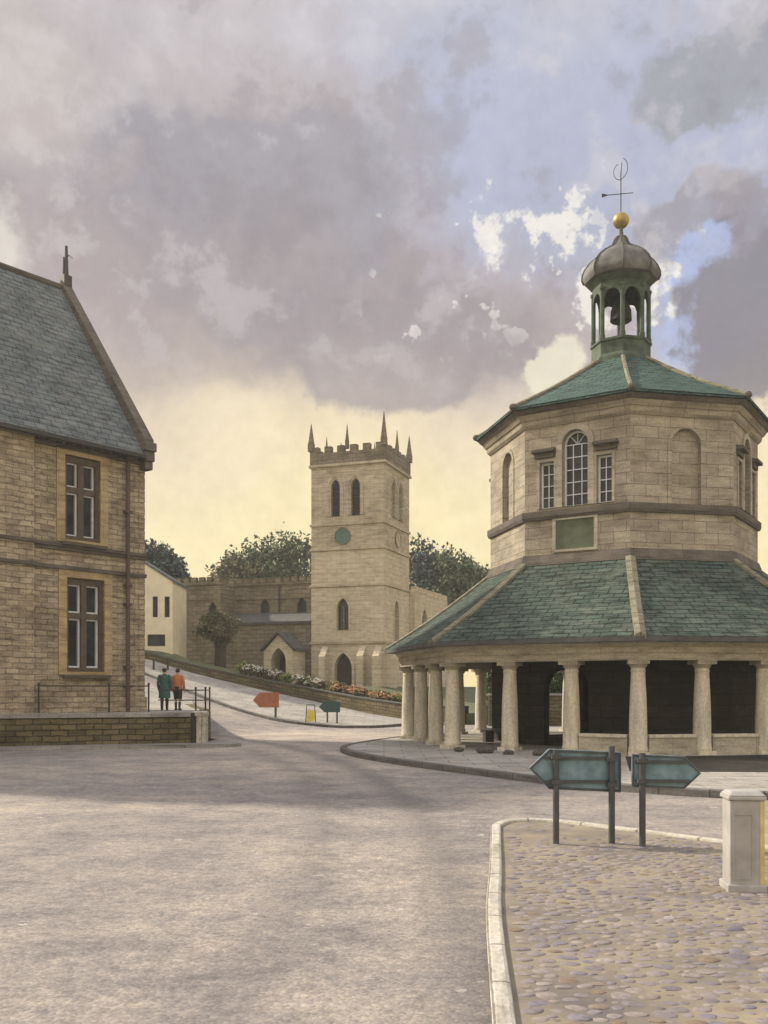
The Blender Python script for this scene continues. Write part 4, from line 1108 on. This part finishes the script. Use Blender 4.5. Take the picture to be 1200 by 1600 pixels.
# ------------------------------------------------------------------ foreground island
isl = [tuple(v) for v in catmull([(.40, 3.0), (.62, 5.5), (.86, 8.1), (1.12, 10.2), (1.40, 12.6), (1.52, 13.35), (1.86, 13.85), (2.5, 13.75), (3.3, 12.95), (4.4, 11.75), (5.8, 10.5), (8.5, 8.6)], 6)]
ipoly = isl + [(8.5, 3.0)]
drape('traffic_island', ipoly, 0.085, 'bed', depth=.2)
strip('island_kerb', isl, 0.135, 0.125, 'kerbpale', side=-1, kind='structure', bevel=0.03)
def inside(x, y, poly):
    c = False
    for (x0, y0), (x1, y1) in zip(poly, poly[1:] + poly[:1]):
        if (y0 > y) != (y1 > y) and x < (x1 - x0) * (y - y0) / (y1 - y0) + x0: c = not c
    return c
rng = random.Random(3); m = MB(); taken = {}
for rlo, rhi, tries in ((.05, .085, 15000), (.028, .05, 12000)):
    for k in range(tries):
        y = rng.uniform(3.2, 13.8); x = rng.uniform(.6, min(7.5, .42 * y + .9))
        if not inside(x - .22, y, ipoly) or not inside(x, y + .22, ipoly) or not inside(x - .1, y + .15, ipoly): continue
        if rng.random() < max(0, min(.97, (y - 9.8) / 2.6)): continue
        r = rng.uniform(rlo, rhi)
        key = (int(x / .2), int(y / .2))
        if any((x - qx) ** 2 + (y - qy) ** 2 < (r + qr) ** 2 * .80 for i in (-1, 0, 1) for j in (-1, 0, 1) for qx, qy, qr in taken.get((key[0] + i, key[1] + j), ())): continue
        taken.setdefault(key, []).append((x, y, r))
        a = rng.uniform(-.5, .5); e = rng.uniform(.6, .95); hh = rng.uniform(.004, .011) * (r / .075 + .4); n = 10
        wob = [rng.uniform(.86, 1.12) for q in range(n)]
        tx, ty = rng.uniform(-.08, .08), rng.uniform(-.08, .08)
        rings = []
        for f, z in ((1.06, .078), (1.0, .083 + hh * .25), (.86, .083 + hh * .7), (.5, .083 + hh)):
            rings.append([])
            for i in range(n):
                t_ = 2 * pi * i / n; u, v = r * f * wob[i] * cos(t_), e * r * f * wob[i] * sin(t_)
                rings[-1].append(m.bm.verts.new((x + u * cos(a) - v * sin(a), y + u * sin(a) + v * cos(a), z + (u * tx + v * ty if f < 1.05 else 0))))
        for A, B in zip(rings, rings[1:]):
            for i in range(n): m.bm.faces.new((A[i], A[(i + 1) % n], B[(i + 1) % n], B[i]))
        m.bm.faces.new(rings[-1])
o = m.build('cobbles', 'cobble', smooth=True, recalc=False)
tag(o, 'multicoloured cobblestones covering the foreground traffic island', 'cobblestones', kind='stuff')

# ------------------------------------------------------------------ road signs and street furniture
def arrow(w_, h_, tip, left=True):
    P = [(-w_ / 2 + tip, -h_ / 2), (w_ / 2, -h_ / 2), (w_ / 2, h_ / 2), (-w_ / 2 + tip, h_ / 2), (-w_ / 2, 0)]
    return P if left else [(-u, v) for u, v in P][::-1]
def scaled(P, f, g): return [(u * f, v * g) for u, v in P]
def arrow_sign(label, x, y, z, rz, w_, h_, tip, left, zc, posts, board, post_top, slope=0.0, pr=.04, name='road_sign', cat='road sign', front=True):
    t_ = thing(name, label, cat, (x, y, z), rz)
    F = frame((0, 0, zc), (1, 0, 0), (0, -1, 0))
    P = [(u, v + slope * u) for u, v in arrow(w_, h_, tip, left)]
    m = MB(); m.fprism(F, P, -.03, 0.0); b_ = m.build('board', board, t_, bevel=0.006)
    Q = [(u * .985, v * .97) for u, v in P]; I = [(u * .94, v * .86) for u, v in P]
    m = MB(); m.fring(F, Q, I, .001, .014)
    if front:
        for v in (-.28, .3): m.fbox(F, -w_ * .33 if left else -w_ * .45, w_ * .45 if left else w_ * .33, h_ * v - .02, h_ * v + .02, .001, .022)
    m.build('edge_rail', 'post' if front else board, b_)
    for u, tp in posts:
        m = MB(); m.tube([F(u, -zc - .1, .055 if front else -.075), F(u, tp, .055 if front else -.075)], pr, 10); pp = m.build('post', 'post', t_, smooth=True)
        for v in (-.3, .32):
            m = MB(); m.fbox(F, u - .06, u + .06, h_ * v + slope * u - .025, h_ * v + slope * u + .025, .012 if front else -.1, .105 if front else -.032); m.build('clamp', 'post', pp)
arrow_sign('long blue grey arrow sign pointing left on two posts at the island edge', 2.36, 11.85, .085, R(2), 1.15, .50, .25, True, .90, ((-.25, .26), (.44, .30)), 'signblue', 1.0, slope=-.05)
arrow_sign('short blue grey arrow sign pointing right on a single post at the island edge', 3.42, 11.62, .085, R(-3), .83, .40, .2, False, .90, ((-.30, .23),), 'signblue', 1.0, slope=-.04)
def gp(x, y): return gz(x, y) + .12
arrow_sign('small orange arrow sign pointing left on the church pavement', -6.15, 50.0, gp(-6.15, 50.0), R(6), 1.35, .78, .35, True, .88, ((.5, .36),), 'signorange', 1, pr=.06, front=False)
arrow_sign('small dark green arrow sign on two posts beside the yellow board', -2.8, 49.3, gp(-2.8, 49.3), R(-4), 1.1, .55, .28, True, .82, ((-.12, .24), (.38, .24)), 'signgreen', 1, pr=.045, front=False)
ab = thing('pavement_board', 'yellow folding board on the pavement between the orange and green signs', 'sign board', (-3.75, 49.1, gp(-3.75, 49.1)), R(5))
F = frame((0, 0, 0), (1, 0, 0), (0, -1, 0))
m = MB(); m.poly_prism([F(-.24, .06, .16), F(.24, .06, .16), F(.2, .6, .04), F(-.2, .6, .04)], [F(-.24, .06, .19), F(.24, .06, .19), F(.2, .6, .07), F(-.2, .6, .07)]); m.build('front_panel', 'yellow', ab)
m = MB(); m.poly_prism([F(-.24, .06, -.19), F(.24, .06, -.19), F(.2, .6, -.07), F(-.2, .6, -.07)], [F(-.24, .06, -.16), F(.24, .06, -.16), F(.2, .6, -.04), F(-.2, .6, -.04)]); m.build('back_panel', 'yellow', ab)
m = MB()
for s_ in (-1, 1):
    for d in (-1, 1): m.tube([F(s_ * .26, 0, d * .19), F(s_ * .2, .88, d * .02)], .02, 6)
m.tube([F(-.2, .88, 0), F(.2, .88, 0)], .02, 6); m.build('stand', 'iron', ab)
# the grey pillar with yellow edge
pb = thing('pillar', 'grey square pillar with yellow side strip standing on the cobbled island', 'pillar', (3.42, 9.15, .085), R(-6))
m = MB(); m.box(-.155, .155, -.15, .15, -.1, .86); m.build('shaft', 'pillar', pb, bevel=0.012)
m = MB(); m.box(-.175, .175, -.17, .17, .86, .90); m.poly_prism([(-.175, -.17, .90), (.175, -.17, .90), (.175, .17, .90), (-.175, .17, .90)], [(-.13, -.12, .945), (.13, -.12, .945), (.13, .12, .945), (-.13, .12, .945)]); m.build('cap', 'pillar', pb, bevel=0.012)
m = MB(); m.box(-.18, .18, -.175, .175, -.08, .07); m.build('base', 'pillar', pb, bevel=0.012)
F = frame((0, -.15, 0), (1, 0, 0), (0, -1, 0))
m = MB(); m.fring(F, [(-.13, .12), (.06, .12), (.06, .74), (-.13, .74)], [(-.115, .135), (.045, .135), (.045, .725), (-.115, .725)], -.005, .008); m.build('panel', 'pillar', pb)
m = MB(); m.fbox(F, .118, .158, .072, .855, -.305, .005); m.build('strip', 'yellowpale', pb, label='faded yellow side strip')

# small bits round the hall
for k, (x, y, r, lab) in enumerate(((2.9, 27.6, .26, 'largest dark boulder by the left front column of the hall'), (3.5, 27.0, .17, 'dark stone next right of the largest boulder'), (4.3, 26.6, .2, 'flat dark stone between the front columns'), (5.0, 26.2, .15, 'small dark stone nearest the doorway'), (2.2, 28.3, .17, 'small dark stone left of the largest boulder'))):
    m = MB(); bmesh.ops.create_icosphere(m.bm, subdivisions=2, radius=r)
    rg = random.Random(k)
    for v in m.bm.verts: v.co *= rg.uniform(.82, 1.12); v.co.z *= .5
    o = m.build('loose_stone', 'stonedark', smooth=True, sharp=60); o.location = (x, y, .13 + r * .28); o.rotation_euler = (0, 0, k); tag(o, lab, 'stone', 'loose dark stones before the hall')
bn = thing('stone_bench', 'dark bench standing inside the market hall behind the left columns', 'bench', (3.95, 32.5, FL), R(-60))
m = MB(); m.box(-.9, .9, -.22, .22, .40, .47); m.build('seat', 'stonedark', bn, bevel=0.01)
for s_ in (-.7, .7):
    m = MB(); m.box(s_ - .08, s_ + .08, -.18, .18, 0, .40); m.build('leg', 'stonedark', bn)
for lab, px, Y, h_ in (('short wooden post on the bank near the cream house', 262, 61.5, .8), ('short wooden post against the corner building edge', 240, 60.5, .7)):
    x = (px - 600) / 1500 * Y
    m = MB(); m.tube([(0, 0, -.2), (0.01, 0, h_ * .6), (0, 0, h_)], [.07, .065, .06], 8); o = m.build('wooden_post', 'bark'); o.location = (x, Y, gp(x, Y)); tag(o, lab, 'post')

# ------------------------------------------------------------------ people
def person(label, x, y, z, rz, h, coat, legs_bare, stride):
    t_ = thing('person', label, 'person', (x, y, z), rz)
    s = h / 1.72
    # joints (facing +y), one connected skeleton
    J = {'pel': ((0, 0, .92), .125), 'wst': ((0, 0, 1.08), .115), 'chs': ((0, .01, 1.3), .14), 'nek': ((0, 0, 1.47), .055), 'hd1': ((0, .015, 1.555), .075), 'hd2': ((0, .01, 1.645), .078)}
    E = [('pel', 'wst'), ('wst', 'chs'), ('chs', 'nek'), ('nek', 'hd1'), ('hd1', 'hd2')]
    for sd, nm in ((-1, 'l'), (1, 'r')):
        st = stride * sd
        J['hip' + nm] = ((sd * .09, 0, .88), .095); J['kne' + nm] = ((sd * .095, st * .5 + .02, .48), .058); J['ank' + nm] = ((sd * .095, st - .02, .085), .036); J['toe' + nm] = ((sd * .11, st + .14, .035), .032)
        J['sho' + nm] = ((sd * .185, 0, 1.39), .062); J['elb' + nm] = ((sd * .25, -.03 - st * .3, 1.11), .042); J['wri' + nm] = ((sd * .245, .06 - st * .4, .88), .028); J['plm' + nm] = ((sd * .24, .08 - st * .4, .81), .030)
        E += [('pel', 'hip' + nm), ('hip' + nm, 'kne' + nm), ('kne' + nm, 'ank' + nm), ('ank' + nm, 'toe' + nm), ('chs', 'sho' + nm), ('sho' + nm, 'elb' + nm), ('elb' + nm, 'wri' + nm), ('wri' + nm, 'plm' + nm)]
        px_, py_, pz_ = J['plm' + nm][0]
        for k in range(4):
            fy = py_ + .03 - k * .02
            J[f'f{k}a{nm}'] = ((px_, fy, pz_ - .035), .0095); J[f'f{k}b{nm}'] = ((px_ - sd * .008, fy + .006, pz_ - .07 - (.012 if k in (1, 2) else 0)), .0085)
            E += [('plm' + nm, f'f{k}a{nm}'), (f'f{k}a{nm}', f'f{k}b{nm}')]
        J['tha' + nm] = ((px_ - sd * .012, py_ + .045, pz_ + .01), .011); J['thb' + nm] = ((px_ - sd * .016, py_ + .06, pz_ - .03), .009)
        E += [('plm' + nm, 'tha' + nm), ('tha' + nm, 'thb' + nm)]
    ks = list(J); me = bpy.data.meshes.new('body')
    me.from_pydata([tuple(c * s for c in J[k][0]) for k in ks], [(ks.index(a), ks.index(b)) for a, b in E], [])
    o = bpy.data.objects.new('tmp', me); COL.objects.link(o)
    sk = o.modifiers.new('skin', 'SKIN'); sk.use_smooth_shade = True
    for i, k in enumerate(ks):
        me.skin_vertices[0].data[i].radius = (J[k][1] * s, J[k][1] * s); me.skin_vertices[0].data[i].use_root = (k == 'pel')
    sb = o.modifiers.new('sub', 'SUBSURF'); sb.levels = 1; sb.render_levels = 1
    ev = o.evaluated_get(bpy.context.evaluated_depsgraph_get()); nm_ = bpy.data.meshes.new_from_object(ev)
    bpy.data.objects.remove(o); bpy.data.meshes.remove(me)
    b = MB(); b.bm.free(); b.bm = bmesh.new(); b.bm.from_mesh(nm_); bpy.data.meshes.remove(nm_)
    # face: nose, ears, eyes are part of the same body mesh
    b.ball((0, .093 * s, 1.59 * s), .016 * s, 6, (.8, 1.2, 1.4))
    for sd in (-1, 1): b.ball((sd * .078 * s, .0, 1.595 * s), .026 * s, 6, (.4, .8, 1.2))
    body = b.build('body', ['skin'], t_, smooth=True, sharp=180)
    # hair
    m = MB(); m.ball((0, -.012 * s, 1.645 * s), .098 * s, 14, (.98, 1.05, .92)); m.build('hair', 'hair', t_, smooth=True, sharp=180)
    for sd in (-1, 1):
        e_ = MB(); e_.ball((sd * .03 * s, .088 * s, 1.615 * s), .009 * s, 6); e_.build('eye', 'darkopen', t_)
    # coat or jumper as shells round the body, with sleeves
    m = MB()
    hem = .50 if coat == 'coatgreen' else .86
    prof = [(.215 if coat == 'coatgreen' else .165, hem), (.19 if coat == 'coatgreen' else .165, .92), (.155, 1.08), (.18, 1.28), (.165, 1.40), (.085, 1.46), (.07, 1.49)]
    rings = []
    for r_, z_ in prof:
        rings.append([m.bm.verts.new((r_ * 1.12 * s * cos(2 * pi * i / 18), r_ * .86 * s * sin(2 * pi * i / 18), z_ * s)) for i in range(18)])
    for A, B in zip(rings, rings[1:]):
        for i in range(18): m.bm.faces.new((A[i], A[(i + 1) % 18], B[(i + 1) % 18], B[i]))
    m.bm.faces.new(rings[0][::-1])
    for sd, nm in ((-1, 'l'), (1, 'r')):
        m.tube([Vector(J['sho' + nm][0]) * s + Vector((-sd * .05 * s, 0, .01 * s)), Vector(J['sho' + nm][0]) * s, Vector(J['elb' + nm][0]) * s, Vector(J['wri' + nm][0]) * s], [.08 * s, .082 * s, .062 * s, .047 * s], 10)
    m.build('coat' if coat == 'coatgreen' else 'jumper', coat, t_, smooth=True, sharp=70)
    m = MB()
    for nm in 'lr':
        P = [Vector(J[q + nm][0]) * s for q in ('hip', 'kne', 'ank')]
        if legs_bare: P[2] = P[1].lerp(P[2], .04)
        m.tube(P, [.115 * s, (.085 if legs_bare else .07) * s, (.082 if legs_bare else .055) * s], 10)
    m.tube([(0, 0, .98 * s), (0, 0, .84 * s)], [.16 * s, .15 * s], 14)
    m.build('shorts' if legs_bare else 'trousers', 'darkcloth', t_, smooth=True, sharp=70)
    m = MB()
    for nm in 'lr':
        a, t2 = Vector(J['ank' + nm][0]) * s, Vector(J['toe' + nm][0]) * s
        m.tube([a + Vector((0, -.05, -.045)) * s, a + Vector((0, .03, -.035)) * s, t2 + Vector((0, .05, 0)) * s], [.045 * s, .052 * s, .03 * s], 9)
        if legs_bare: m.tube([a, Vector(J['kne' + nm][0]).lerp(Vector(J['ank' + nm][0]), .35) * s], [.045 * s, .06 * s], 9)
    m.build('shoes', 'darkcloth', t_, smooth=True, sharp=70)
person('person in a long green coat standing left of the one in orange', -8.62, 37.7, TZ, R(8), 1.66, 'coatgreen', False, .05)
person('person in orange top and dark shorts standing beside the green coat', -8.12, 37.8, TZ, R(-6), 1.64, 'orangecloth', True, -.06)

# ------------------------------------------------------------------ the air: thin haze over the whole town
hz, ht, hb = new_mat('haze_air')
for n in list(ht.nodes):
    if n.type == 'BSDF_PRINCIPLED': ht.nodes.remove(n)
pv = ht.nodes.new('ShaderNodeVolumePrincipled')
pv.inputs['Color'].default_value = (.93, .91, .88, 1); pv.inputs['Density'].default_value = 0.0008; pv.inputs['Anisotropy'].default_value = 0.2
outn = [n for n in ht.nodes if n.type == 'OUTPUT_MATERIAL'][0]
ht.links.new(pv.outputs[0], outn.inputs['Volume'])
MT['haze'] = hz
m = MB(); m.box(-160, 160, -40, 150, -2.0, 26)
tag(m.build('haze', 'haze'), 'thin pale haze over the whole street', 'haze', kind='stuff')
